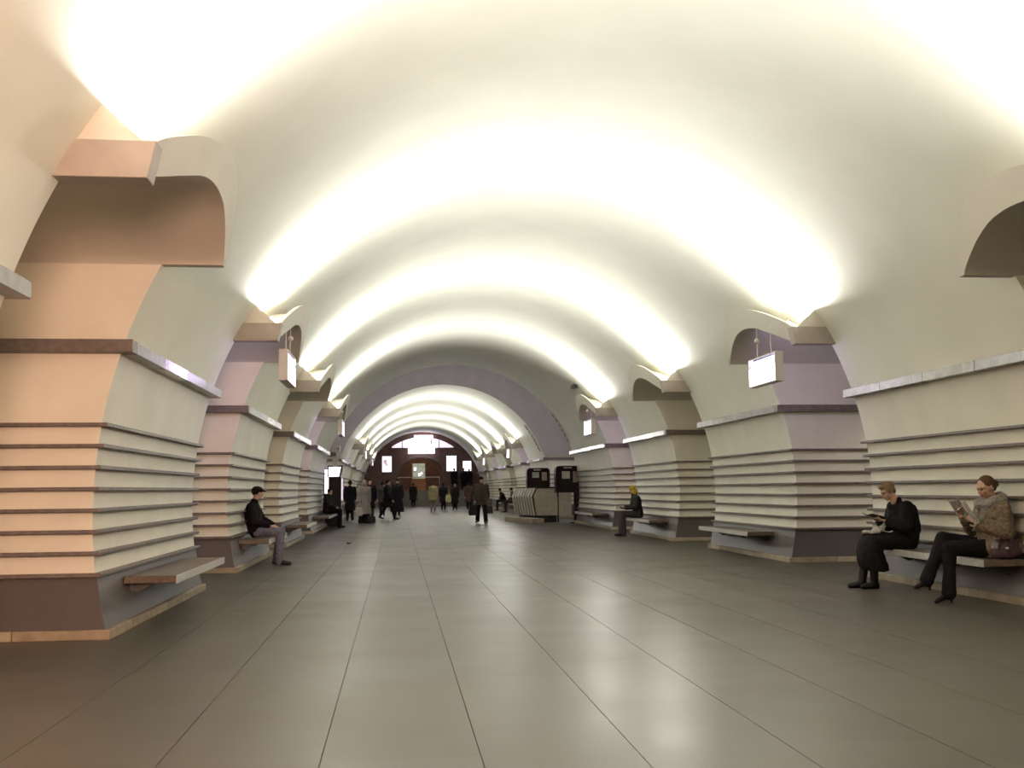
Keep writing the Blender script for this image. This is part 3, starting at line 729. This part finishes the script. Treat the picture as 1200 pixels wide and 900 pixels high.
def hand(mb, wr, d, nrm, side, curl=.6, k=1.0):
    d = d.normalized(); sd = d.cross(nrm).normalized()*side; nrm = nrm.normalized()
    m3 = Matrix((sd, d, nrm)).transposed()
    mb.ball(wr+d*.05*k, (.041*k, .054*k, .019*k), m3, 12, 8)
    for i, (off, ln) in enumerate(((.030, .92), (.010, 1.0), (-.011, .95), (-.031, .78))):
        p = wr + d*.088*k + sd*off*k; a = curl*.35; pts = [(p, .0098*k)]
        for seg, dl in ((.040, .35), (.027, .75), (.021, .8)):
            dirn = d*math.cos(a)+nrm*math.sin(a); p = p + dirn*seg*ln*k; pts.append((p, .0085*k)); a += curl*dl
        mb.limb(pts)
    p = wr + d*.028*k + sd*.034*k; q = p + (d*.6+sd*.65+nrm*.35).normalized()*.042*k; r = q + (d*.85+sd*.1+nrm*.5).normalized()*.032*k
    mb.limb([(p, .013*k), (q, .011*k), (r, .009*k)])
def skirt(mb, J, hem_z, t=.03, r0=.17, r1=.24, dr=.16, start=None, lean=V3(0, 0, 0)):
    lat, dep = frame(J); w = start or J['waist']; hl = (J['hipR']-J['hipL']).normalized(); fd = UP.cross(hl).normalized(); k = J['k']
    hc = J['pelvis']+lean; rg = []
    for i in range(6):
        u = i/5; c = w.lerp(V3(hc.x, hc.y, hem_z), u); rl = (r0+(r1-r0)*u)*k; rg.append(ell(c, hl, fd, rl, (.13+(dr-.13)*u)*k+t*.3))
    mb.loft(rg)
def person(label, J, wear, vox=.016, detail=False, hands=True, amp=.006):
    base = J['base']; root = empty('person', base, label, 'person', 'people in the hall')
    mb = MB(); torso(mb, J, -.008); arms(mb, J, -.004); legs(mb, J, -.006); feet(mb, J, -.008); head(mb, J, detail)
    for q, sd in (('L', -1), ('R', 1)):
        d = J.get('hd'+q) or (J['wr'+q]-J['el'+q]); nr = J.get('hn'+q) or V3(0, 0, -1)
        d = d.normalized(); nr = (nr-d*nr.dot(d)).normalized()
        if hands and detail: hand(mb, J['wr'+q], d, nr, sd*J.get('hs'+q, 1), J.get('curl', .7))
        else: mb.ball(J['wr'+q]+d*.07, .042); mb.limb([(J['wr'+q], .03), (J['wr'+q]+d*.15, .022)])
    body = remeshed(mb, 'body', M['skin'], .0065 if detail else vox, root, base)
    for nm, mt, fn, am in wear:
        mb = MB(); fn(mb, J); remeshed(mb, nm, M[mt], vox if nm not in ('hair',) else min(vox, .012), root, base, am if am is not None else amp)
    if detail:
        f, l, u, m3 = headf(J); k = J['k']*J.get('hk', 1)
        for e in (-1, 1): MB().ball(J['head']+l*e*.032*k+f*.078*k+u*.004*k-f*.0, .0085*k, None, 10, 8).build('eye', M['dark_metal'], body, smooth=True, off=base)
        MB().ball(J['head']+f*.081*k-u*.062*k, (.022*k, .010*k, .007*k), m3).build('lips', M['lip'], body, smooth=True, off=base)
    return root
def jacket(t=.022, lo=.03, bulk=1.0, collar=True):
    def fn(mb, J):
        torso(mb, J, t, lo, bulk); arms(mb, J, t, False)
        if collar: mb.limb([(J['neck']-(J['neck']-J['chest'])*.12, .085*J['k']), (J['neck']+(J['head']-J['neck'])*.18, .074*J['k'])])
    return fn
def coat(hem, t=.028, r0=.175, r1=.25, dr=.19, bulk=1.05, lean=V3(0, 0, 0)):
    def fn(mb, J):
        jacket(t, .02, bulk)(mb, J); skirt(mb, J, J['base'].z+hem, t, r0, r1, dr, lean=lean)
    return fn
def trousers(t=.014, flare=0.):
    def fn(mb, J):
        hl = (J['hipR']-J['hipL']).normalized(); _, dep = frame(J)
        mb.limb([(J['hipL'], .10*J['k']+t), (J['hipR'], .10*J['k']+t)]); mb.limb([(J['pelvis'], .115*J['k']+t), (J['waist'], .105*J['k']+t)])
        legs(mb, J, t, flare)
    return fn
def shoes(boot=0.):
    def fn(mb, J):
        feet(mb, J, .008)
        for q in 'LR':
            if boot: mb.limb([(J['an'+q], .052), (J['an'+q]+(J['kn'+q]-J['an'+q]).normalized()*boot, .056)])
    return fn
def hair(style):
    def fn(mb, J):
        f, l, u, m3 = headf(J); c = J['head']; k = J['k']*J.get('hk', 1)
        mb.ball(c+u*.034*k-f*.026*k, (.084*k, .094*k, .090*k), m3, 16, 12)
        if style == 'short':
            mb.ball(c+u*.088*k+f*.045*k, (.062*k, .045*k, .028*k), m3); mb.ball(c-f*.06*k-u*.03*k, (.07*k, .045*k, .06*k), m3)
            for e in (-1, 1): mb.ball(c+l*e*.072*k-f*.005*k+u*.02*k, (.016*k, .045*k, .045*k), m3)
        if style == 'bun':
            mb.ball(c-f*.125*k-u*.005*k, (.038*k, .040*k, .045*k), m3); mb.ball(c-f*.07*k-u*.02*k, (.066*k, .04*k, .055*k), m3)
        if style == 'long':
            mb.ball(c-f*.06*k-u*.07*k, (.085*k, .06*k, .13*k), m3); mb.ball(c+u*.085*k+f*.02*k, (.06*k, .04*k, .03*k), m3)
            for e in (-1, 1): mb.ball(c+l*e*.075*k-u*.06*k+f*.01*k, (.025*k, .05*k, .10*k), m3)
        if style == 'cap':
            mb.ball(c+u*.055*k-f*.01*k, (.088*k, .102*k, .072*k), m3, 16, 12)
    return fn
def cap(visor=True):
    def fn(mb, J):
        f, l, u, m3 = headf(J); c = J['head']; k = J['k']
        mb.ball(c+u*.062*k-f*.012*k, (.092*k, .106*k, .070*k), m3, 16, 12)
        if visor: mb.ball(c+u*.042*k+f*.115*k, (.066*k, .062*k, .012*k), m3, 16, 10)
    return fn
def scarfhat():
    def fn(mb, J):
        f, l, u, m3 = headf(J); c = J['head']; k = J['k']
        mb.ball(c+u*.06*k-f*.01*k, (.098*k, .11*k, .08*k), m3, 16, 12)
    return fn

def sit(hip, F, lean=.1, head_fwd=.06, pitch=-.3, k=.95, knee=.46, seat=.488, foot=.0, spread=.10, lap=True, feetx=None):
    F = F.normalized(); L = UP.cross(F)                 # L: the sitter's left
    J = {'k': k}; hz = V3(hip[0], hip[1], seat+.105*k+.005)
    sp = (UP*math.cos(lean)+F*math.sin(lean)).normalized()
    J['pelvis'] = hz; J['waist'] = hz+sp*.15*k; J['chest'] = hz+sp*.36*k+F*.01; J['neck'] = hz+sp*.52*k+F*.035
    J['head'] = J['neck']+UP*.165*k+F*head_fwd; J['face'] = F+UP*pitch
    for q, sg in (('L', 1), ('R', -1)):
        J['sh'+q] = hz+sp*.455*k+L*sg*.178*k; J['hip'+q] = hz+L*sg*.09*k-UP*.015+F*.02
        J['kn'+q] = hz+F*knee*k+L*sg*spread+UP*.0; J['an'+q] = V3(hip[0], hip[1], .085)+F*(knee*k+foot)+L*sg*spread
        J['to'+q] = V3(hip[0], hip[1], .028)+F*(knee*k+foot+.17)+L*sg*(spread+.02)
        J['el'+q] = J['sh'+q]-UP*.25*k+F*.06+L*sg*.05; J['wr'+q] = hz+F*.30+L*sg*.07+UP*.12
    J['base'] = V3(hip[0]+F.x*.25, hip[1]+F.y*.25, 0)
    return J
def stand(x, y, F, h=1.74, stride=.0, swing=.0, z=0, pitch=-.08, look=None):
    F = V3(*F, 0).normalized() if len(F) == 2 else F.normalized(); L = UP.cross(F); k = h/1.76
    J = {'k': k}; b = V3(x, y, z); lift = -abs(stride)*.12
    P_ = lambda f, l, u: b+F*f*k+L*l*k+UP*(u*k+(lift if u > .55 else 0))
    J['pelvis'] = P_(0, 0, .95); J['waist'] = P_(.005, 0, 1.10); J['chest'] = P_(0, 0, 1.31); J['neck'] = P_(.0, 0, 1.475); J['head'] = P_(.035, 0, 1.635)
    J['face'] = (look if look is not None else F)+UP*pitch
    for q, sg in (('L', 1), ('R', -1)):
        s_ = stride*sg; w = -swing*sg
        J['sh'+q] = P_(0, sg*.185, 1.42); J['el'+q] = P_(w*.45-.02, sg*.235, 1.13); J['wr'+q] = P_(w+.03, sg*.225, .885)
        J['hip'+q] = P_(0, sg*.09, .92); J['kn'+q] = P_(s_*.55+.03+(.05 if s_ < 0 else 0), sg*.095, .50+(0 if s_ >= 0 else .01)); back = max(0, -s_)
        J['an'+q] = P_(s_, sg*.095, .09+back*.25); J['to'+q] = P_(s_+.17, sg*.11, .03+back*.05)
    J['base'] = b
    return J

# the three sitters nearest the camera, posed joint by joint
def tr(J, dx=0, dy=0, dz=0):
    for q in J:
        if isinstance(J[q], Vector) and q not in ('face', 'hdL', 'hdR', 'hnL', 'hnR'): J[q] = J[q]+V3(dx, dy, dz)
    return J
# man in cap, second left pylon
J = dict(k=1.0, pelvis=V3(-2.48, 19, .605), waist=V3(-2.535, 19, .75), chest=V3(-2.565, 19, .94), neck=V3(-2.545, 19, 1.085), head=V3(-2.475, 19.02, 1.265),
         face=V3(.80, .55, -.05), shL=V3(-2.55, 19.185, 1.03), shR=V3(-2.57, 18.815, 1.03), elL=V3(-2.42, 19.25, .80), elR=V3(-2.49, 18.755, .78),
         wrL=V3(-2.22, 19.13, .70), wrR=V3(-2.26, 18.88, .70), hipL=V3(-2.45, 19.09, .592), hipR=V3(-2.45, 18.91, .592), knL=V3(-2.06, 19.13, .585), knR=V3(-2.08, 18.89, .585),
         anL=V3(-2.15, 19.13, .09), anR=V3(-2.07, 18.88, .09), toL=V3(-1.97, 19.16, .028), toR=V3(-1.88, 18.86, .028), base=V3(-2.1, 19, 0), curl=.8)
def man_collar(mb, J): mb.limb([(J['neck']-V3(0, 0, .03), .082), (J['neck']+V3(.012, 0, .035), .075)])
person('man in black cap, black jacket and grey-blue jeans sitting on the left bench', J,
       [('jacket', 'black cloth', jacket(.028, .05, 1.04), .010), ('trousers', 'jeans', trousers(.014, .012), .008), ('shoes', 'leather', shoes(.02), 0), ('hair', 'hair dark', hair('cap'), 0), ('cap', 'black cloth', cap(), 0)], .012, True)
# older woman with a book, near right bench
J = dict(k=.97, pelvis=V3(6.47, 12.75, .605), waist=V3(6.485, 12.75, .745), chest=V3(6.44, 12.75, .92), neck=V3(6.365, 12.75, 1.065), head=V3(6.255, 12.745, 1.225),
         face=V3(-.82, -.06, -.52), shL=V3(6.42, 12.575, 1.01), shR=V3(6.42, 12.925, 1.01), elL=V3(6.37, 12.515, .775), elR=V3(6.36, 12.985, .775),
         wrL=V3(6.20, 12.64, .835), wrR=V3(6.19, 12.85, .835), hipL=V3(6.43, 12.66, .59), hipR=V3(6.43, 12.84, .59), knL=V3(6.0, 12.66, .585), knR=V3(6.0, 12.84, .585),
         anL=V3(5.99, 12.67, .09), anR=V3(5.90, 12.82, .09), toL=V3(5.83, 12.66, .028), toR=V3(5.74, 12.83, .028), base=V3(6.0, 12.75, 0),
         hdL=V3(-.92, .25, .25), hdR=V3(-.92, -.25, .25), hnL=V3(0, .2, 1), hnR=V3(0, -.2, 1), hsL=-1, hsR=-1, curl=.9)
def reader_coat(mb, J):
    torso(mb, J, .042, .06, 1.12); arms(mb, J, .040, False)
    mb.limb([(J['neck']+V3(.06, 0, -.10), .12), (J['chest']+V3(.075, 0, .02), .135), (J['waist']+V3(.05, 0, 0), .14)])
    for e in (-1, 0, 1): mb.limb([(J['neck']+V3(.03-.03*abs(e), e*.055, -.05), .05), (J['neck']+V3(.045-.03*abs(e), e*.05, .055), .032)])
def long_skirt(mb, J):
    lat = V3(0, 1, 0)
    mb.limb([(J['hipL'], .115), (J['knL'], .105)]); mb.limb([(J['hipR'], .115), (J['knR'], .105)]); mb.limb([(J['hipL']*.5+J['hipR']*.5, .11), (J['knL']*.5+J['knR']*.5+V3(0, 0, .01), .10)])
    mb.loft([ell(V3(x, 12.75, z), lat, V3(1, 0, 0), rl, rd) for x, z, rl, rd in ((6.0, .66, .16, .09), (5.985, .58, .20, .13), (5.985, .46, .22, .155), (6.00, .36, .235, .165), (6.03, .27, .24, .17), (6.05, .22, .22, .15))])
person('grey-blond woman in black coat and long black skirt reading a book', J,
       [('coat', 'black cloth', reader_coat, .008), ('skirt', 'black cloth', long_skirt, .012), ('boots', 'leather', shoes(.16), 0), ('hair', 'hair light', hair('short'), .006)], .012, True)
bk = empty('open_book', (6.06, 12.745, .90), 'open brown-covered book in the hands of the woman in black', 'book')
T = Matrix.Rotation(math.radians(14), 4, 'Y')
for sgn in (-1, 1):
    T2 = T @ Matrix.Rotation(math.radians(10*sgn), 4, 'X')
    MB().box(-.10, .10, *sorted((0, sgn*.135)), -.012, -.003, T2).build('cover', M['brown cloth'], bk)
    MB().box(-.08, .08, *sorted((0.001*sgn, sgn*.12)), -.002, .008, T2).build('page_block', M['paper'], bk)
lp = empty('folded_cloth', (6.06, 12.74, .71), 'crumpled white cloth on the lap of the woman in black', 'cloth')
mb = MB()
for a in ((-.04, -.08, 0), (.05, .05, .01), (-.06, .06, -.005), (.03, -.02, .02)): mb.ball(V3(6.06, 12.74, .705)+V3(*a), (.075, .08, .026))
mb.limb([(V3(6.18, 12.70, .80), .03), (V3(6.12, 12.70, .74), .04)])
remeshed(mb, 'cloth', M['white cloth'], .009, lp, (6.06, 12.74, .71), .012, 18)
# woman in fur coat with newspaper
J = tr(dict(k=.98, hk=1.07, pelvis=V3(6.555, 10.9, .605), waist=V3(6.60, 10.9, .755), chest=V3(6.61, 10.9, .94), neck=V3(6.585, 10.9, 1.09), head=V3(6.525, 10.89, 1.262),
         face=V3(-.88, -.14, -.34), shL=V3(6.61, 10.715, 1.035), shR=V3(6.59, 11.085, 1.035), elL=V3(6.60, 10.655, .775), elR=V3(6.48, 11.13, .80),
         wrL=V3(6.385, 10.79, .855), wrR=V3(6.30, 10.97, .925), hipL=V3(6.51, 10.81, .592), hipR=V3(6.51, 10.99, .592), knL=V3(6.03, 10.83, .60), knR=V3(6.01, 10.93, .705),
         anL=V3(5.985, 10.81, .13), anR=V3(5.78, 10.88, .265), toL=V3(5.82, 10.79, .03), toR=V3(5.62, 10.84, .185), base=V3(6.0, 10.9, 0),
         hdL=V3(-.75, .25, .6), hdR=V3(-.65, -.2, .75), hnL=V3(0, 1, .2), hnR=V3(0, -1, .2), hsL=-1, hsR=-1, curl=.9), 0, .06)
def fur_coat(mb, J):
    torso(mb, J, .05, .05, 1.08); arms(mb, J, .036, False)
    for q in 'LR': mb.limb([(J['elL' if q == 'L' else 'elR'], .085), (J['wr'+q]+(J['el'+q]-J['wr'+q])*.2, .075)])
    mb.limb([(J['pelvis']+V3(.02, -.1, -.02), .11), (J['pelvis']+V3(-.12, -.12, -.0), .085)])
def fur_collar(mb, J):
    n = J['neck']
    for k in range(12):
        t = 2*math.pi*k/12; p = n+V3(.11*math.cos(t)-.005, .135*math.sin(t), .02+.04*math.cos(t)); mb.ball(p, .062)
    for k in range(5):
        for e in (-1, 1): mb.ball(n+V3(-.10-.012*k, e*(.075-.012*k), -.05-.055*k), .048)
def heel_shoes(mb, J):
    for q in 'LR':
        a, e = J['an'+q], J['to'+q]; d = e-a; d.z = 0; d.normalize()
        mb.limb([(a-UP*.02, .044), (a-d*.02-UP*.045, .032)]); mb.limb([(a-d*.015-UP*.045, .033), ((a+e)/2-UP*.012, .034), (e, .022)])
        mb.limb([(a-d*.03-UP*.05, .018), (a-d*.028-UP*.118, .012)])
def flared(mb, J):
    mb.limb([(J['hipL'], .112), (J['hipR'], .112)]); mb.limb([(J['pelvis'], .12), (J['waist'], .11)])
    for q in 'LR':
        kn, an = J['kn'+q], J['an'+q]
        mb.limb([(J['hip'+q], .106), (kn*.5+J['hip'+q]*.5, .095), (kn, .080), (kn*.5+an*.5, .066), (an+(an-kn).normalized()*.015, .078)])
person('woman in grey-brown fur coat and black flared trousers, crossed legs, reading a newspaper', J,
       [('fur_coat', 'fur', fur_coat, .016), ('collar', 'grey fur', fur_collar, .014), ('trousers', 'black cloth', flared, .006), ('shoes', 'leather', heel_shoes, 0), ('hair', 'hair brown', hair('bun'), .002),
        ('hair_band', 'white cloth', lambda mb, J: mb.ball(J['head']-headf(J)[0]*.094-headf(J)[2]*.005, (.02, .036, .036)), 0)], .011, True)
nw = empty('newspaper', (6.26, 10.95, .98), 'folded grey newspaper held up by the woman in the fur coat', 'newspaper')
def sheet(w, h, T, bend=.03):
    mb = MB(); n = 8; vs = []
    for j in range(2):
        for i in range(n+1):
            x = -w/2+w*i/n
            for z in (-h/2, h/2): vs.append(T @ V3(x, bend*math.sin(math.pi*i/n)+(.004 if j else 0), z))
    N = 2*(n+1); fs = []
    for i in range(n): fs += [(2*i, 2*i+1, 2*i+3, 2*i+2), (N+2*i, N+2*i+2, N+2*i+3, N+2*i+1), (2*i, 2*i+2, N+2*i+2, N+2*i), (2*i+1, N+2*i+1, N+2*i+3, 2*i+3)]
    fs += [(0, N, N+1, 1), (2*n, 2*n+1, N+2*n+1, N+2*n)]
    return mb.add(vs, fs)
def orient(rz, tilt, loc=(0, 0, 0)): return Matrix.Translation(loc) @ Matrix.Rotation(math.radians(rz), 4, 'Z') @ Matrix.Rotation(math.radians(tilt), 4, 'X')
sheet(.24, .28, orient(90, -32, (.0, .09, .03))).build('back_page', M['paper_grey'], nw, smooth=True)
sheet(.22, .28, orient(68, -30, (.03, -.08, .02))).build('front_page', M['paper'], nw, smooth=True)
sheet(.08, .20, orient(20, 38, (.08, -.13, -.12)), .01).build('folded_leaf', M['paper'], nw, smooth=True)
bg = empty('handbag', (6.60, 10.71, .49), 'shiny dark maroon handbag on the bench beside the fur-coated woman', 'bag')
mb = MB(); mb.loft([ell(V3(6.60, 10.71, .49+z), V3(1, 0, 0), V3(0, 1, 0), rl, rd) for z, rl, rd in ((.004, .19, .06), (.05, .21, .08), (.12, .20, .075), (.18, .17, .05), (.205, .15, .02))])
remeshed(mb, 'bag_body', M['maroon'], .01, bg, (6.60, 10.71, .49), .010, 14)
mb = MB(); hp = [(V3(6.60+.11*math.cos(t), 10.70, .68+.10*math.sin(t)), .009) for t in [math.pi*k/10 for k in range(11)]]; mb.limb(hp)
mb.build('handle', M['maroon'], bg, smooth=True, off=(6.60, 10.71, .49))
MB().ball((0, 0, 0), (.02, .006, .012)).build('clasp', M['bench_edge'], bg, (-.06, -.083, .12))

LFT, RGT = V3(-1, 0, 0), V3(1, 0, 0)
# yellow-haired sitter
J = sit((6.50, 27.75), LFT, .12, .05, -.45, .95)
J['wrL'] += V3(-.05, 0, .05); J['wrR'] += V3(-.05, 0, .05)
person('yellow-haired person in dark jacket bent over on the third right bench', J,
       [('jacket', 'charcoal cloth', jacket(.03, .05, 1.05), .008), ('trousers', 'dark grey cloth', trousers(.02, .03), .006), ('shoes', 'leather', shoes(), 0), ('hair', 'hair yellow', hair('long'), .008)], .016)
b2 = empty('paperback', (6.10, 27.70, .74), 'dark thin paperback held by the yellow-haired sitter', 'book')
MB().box(-.10, .09, -.10, .10, -.012, .012, Matrix.Rotation(.35, 4, 'Y')).build('book_block', M['dark grey cloth'], b2)
# sitters on the left by the totem and on the far right bench
J = sit((-2.46, 37.4), RGT, .05, .05, -.1, .98); J['face'] = V3(.8, -.5, -.1)
person('person in dark jacket sitting on the fourth left bench beside the totem', J,
       [('jacket', 'charcoal cloth', jacket(.035, .05, 1.08), .008), ('trousers', 'black cloth', trousers(.022, .02), .006), ('shoes', 'leather', shoes(), 0), ('hair', 'hair dark', hair('short'), 0)], .022)
hip_r = XC+4.45
for y, lab, mt, ln in ((62.9, 'dark-clad sitter leaning forward on the farthest right bench', 'black cloth', .42), (58.0, 'sitter in grey jacket on the far right bench, pale papers on knees', 'dark grey cloth', .1)):
    J = sit((hip_r, y), LFT, ln, .06, -.15, .97)
    person(lab, J, [('jacket', mt, jacket(.03, .05, 1.05), .006), ('trousers', 'charcoal cloth', trousers(.02), 0), ('shoes', 'leather', shoes(), 0), ('hair', 'hair dark', hair('short'), 0)], .03)
# walkers
def walker(label, J, top, bottom, hr, vox=.024, shoe=0.): 
    return person(label, J, [top, bottom, ('shoes', 'leather', shoes(shoe), 0), hr], vox)
def bag(x, y, z, w, d, h, m, label, lean=0):
    r = empty('bag', (x, y, z), label, 'bag')
    MB().loft([[V3(sx*w*q, sy*d*q2, zz) for sx, sy in ((-.5, -.5), (.5, -.5), (.5, .5), (-.5, .5))] for zz, q, q2 in ((0, .9, .9), (h*.3, 1, 1), (h, .85, .5))]).build('bag_body', M[m], r, bevel=.012)
    hp = MB(); hp.limb([(V3(w*.25*math.cos(t), 0, h+.10*math.sin(t)), .009) for t in [math.pi*k/6 for k in range(7)]]); hp.build('handle', M[m], r, smooth=True)
    return r
J = stand(3.24, 40.0, (-.25, -1), 1.80, .20, .12)
for q, e in (('L', .10), ('R', -.10)):
    J['an'+q] += V3(e, 0, 0); J['to'+q] += V3(e*1.2, 0, 0); J['kn'+q] += V3(e*.5, 0, 0)
walker('man in dark olive coat and black cap walking toward the camera, bag in each hand', J, ('coat', 'olive cloth', coat(.70, .035, .19, .27, .19, 1.12), .010), ('trousers', 'black cloth', trousers(.022, .02), .006), ('cap', 'black cloth', cap(False), 0), .018)
bag(J['wrL'].x+.04, J['wrL'].y-.02, .36, .30, .12, .30, 'leather', 'black bag in the left hand of the man in the olive coat')
bag(J['wrR'].x-.08, J['wrR'].y+.02, .30, .34, .14, .38, 'charcoal cloth', 'dark shopping bag in the right hand of the man in the olive coat')
J = stand(-1.29, 42.0, (.35, -1), 1.73, .08, .06, look=V3(.7, -1, 0))
J['elL'] = J['elL']+V3(0, -.03, 0)
walker('fair-haired woman in long pale grey coat carrying bags on the left', J, ('coat', 'light coat', coat(.36, .035, .19, .30, .22, 1.08), .012), ('trousers', 'black cloth', trousers(.03, .08), .006), ('hair', 'hair pale', hair('long'), .004), .018)
bag(J['wrR'].x-.02, J['wrR'].y-.24, .30, .30, .10, .34, 'white_bag', 'pale plastic bag carried by the woman in the pale coat')
bag(-1.0, 41.75, .02, .34, .14, .26, 'leather', 'black bag low beside the boots of the pale-coated woman')
specs = [
    ('dark-haired person in black coat close behind the pale-coated woman', -1.12, 43.4, (.2, -1), 1.78, .1, ('coat', 'black cloth', coat(.55), .008), 'charcoal cloth', ('hair', 'hair dark', hair('short'), 0)),
    ('person in black seen from behind, left of the pale-coated woman', -2.0, 45.2, (-.3, 1), 1.74, .05, ('coat', 'black cloth', coat(.45), .008), 'black cloth', ('hair', 'hair dark', hair('short'), 0)),
    ('person in dark grey jacket right of the pale-coated woman', -.72, 52.0, (.1, 1), 1.76, .18, ('coat', 'dark grey cloth', coat(.70), .008), 'charcoal cloth', ('hair', 'hair dark', hair('short'), 0)),
    ('person in long black coat in mid-stride toward the right', -.42, 46.3, (1, -.25), 1.80, .30, ('coat', 'black cloth', coat(.55, .03, .18, .26, .24), .008), 'black cloth', ('hair', 'hair dark', hair('short'), 0)),
    ('person in ankle-length black coat seen from behind', .02, 52.0, (.25, 1), 1.86, .05, ('coat', 'black cloth', coat(.22, .04, .2, .34, .26, 1.15), .008), 'black cloth', ('hat', 'black cloth', scarfhat(), 0)),
    ('lone dark figure in front of the far staircase', 1.22, 78.6, (.1, 1), 1.84, .06, ('coat', 'black cloth', coat(.55, .03, .19, .3, .2, 1.15), 0), 'black cloth', ('hair', 'hair dark', hair('short'), 0)),
    ('person in tan jacket and light grey trousers walking away', 2.10, 61.0, (.05, 1), 1.76, .06, ('jacket', 'tan cloth', coat(.66, .04, .2, .26, .18, 1.15), .008), 'grey trousers', ('hair', 'hair dark', hair('short'), 0)),
    ('dark-clad person just right of the tan jacket', 2.92, 66.0, (.1, 1), 1.74, .05, ('coat', 'black cloth', coat(.5), 0), 'black cloth', ('hair', 'hair dark', hair('short'), 0)),
    ('pale-haired person in knee-length black coat walking away', 3.60, 65.0, (-.05, 1), 1.66, .03, ('coat', 'black cloth', coat(.42, .035, .19, .27, .2, 1.1), 0), 'black cloth', ('hair', 'hair pale', hair('short'), 0)),
    ('person in dark brown coat behind the man in the olive coat', 4.45, 64.6, (.1, 1), 1.76, .12, ('coat', 'brown cloth', coat(.5, .03, .2, .28, .2, 1.1), 0), 'black cloth', ('hair', 'hair dark', hair('short'), 0)),
    ('dark figure low on the far stairs, left of the arched doorway', -.30, 76.0, (0, 1), 1.78, .05, ('coat', 'black cloth', coat(.45, .03, .2, .3, .2, 1.12), 0), 'black cloth', ('hair', 'hair dark', hair('short'), 0)),
]
for lab, x, y, F, h, st_, top, bt, hr in specs:
    J = stand(x, y, F, h, st_, st_*.8)
    walker(lab, J, top, ('trousers', bt, trousers(.02), 0), hr, .026 if y < 60 else .032)
yb = bag(3.18, 64.9, .52, .34, .14, .46, 'yellow_bag', 'yellowish plastic bag carried by the pale-haired person')
for x, z, dz, lab in ((4.55, 1.245, 0, 'dark silhouette at the stair top before the bluish poster'), (5.30, 1.245, .0, 'tall dark silhouette at the stair top between the two right posters'), (5.75, 1.245, -.05, 'dark silhouette at the stair top before the rightmost poster')):
    J = stand(x, YE-.9, (0, 1), 1.76+dz, .03, .03, z=z)
    walker(lab, J, ('coat', 'black cloth', coat(.5, .03, .19, .28, .2, 1.12), 0), ('trousers', 'black cloth', trousers(.02), 0), ('hair', 'hair dark', hair('short'), 0), .034)

# warm floodlight added behind the camera, and a lamp added in the doorway room
fl_ = empty('fill_lamp', (.2, -1.6, 0), 'warm floodlight added on a stand behind the camera, out of view', 'lamp')
MB().cyl((0, 0, 0), (0, 0, 2.5), .02, n=8).build('pole', M['dark_metal'], fl_); MB().cyl((0, 0, 0), (0, 0, .03), .25, n=16).build('foot', M['dark_metal'], fl_)
MB().box(-.12, .12, -.08, .02, 2.42, 2.6).build('lamp_head', M['dark_metal'], fl_)
ld = bpy.data.lights.new('fill_light', 'SPOT'); ld.energy = 3000; ld.color = WARM_COL; ld.spot_size = math.radians(75); ld.spot_blend = .6; ld.shadow_soft_size = .8
lo = bpy.data.objects.new('fill_light', ld); C.objects.link(lo); lo.parent = fl_; lo.location = (0, .1, 2.5)
lo.rotation_euler = (Vector((-3.2, 8.5, 3.0))-Vector((.2, -1.5, 2.5))).to_track_quat('-Z', 'Y').to_euler()
ceiling_lamp(XC-.2, YE+3.2, 5.8, (1, .72, .48), 70, 'added ceiling lamp in the room behind the far arched doorway')
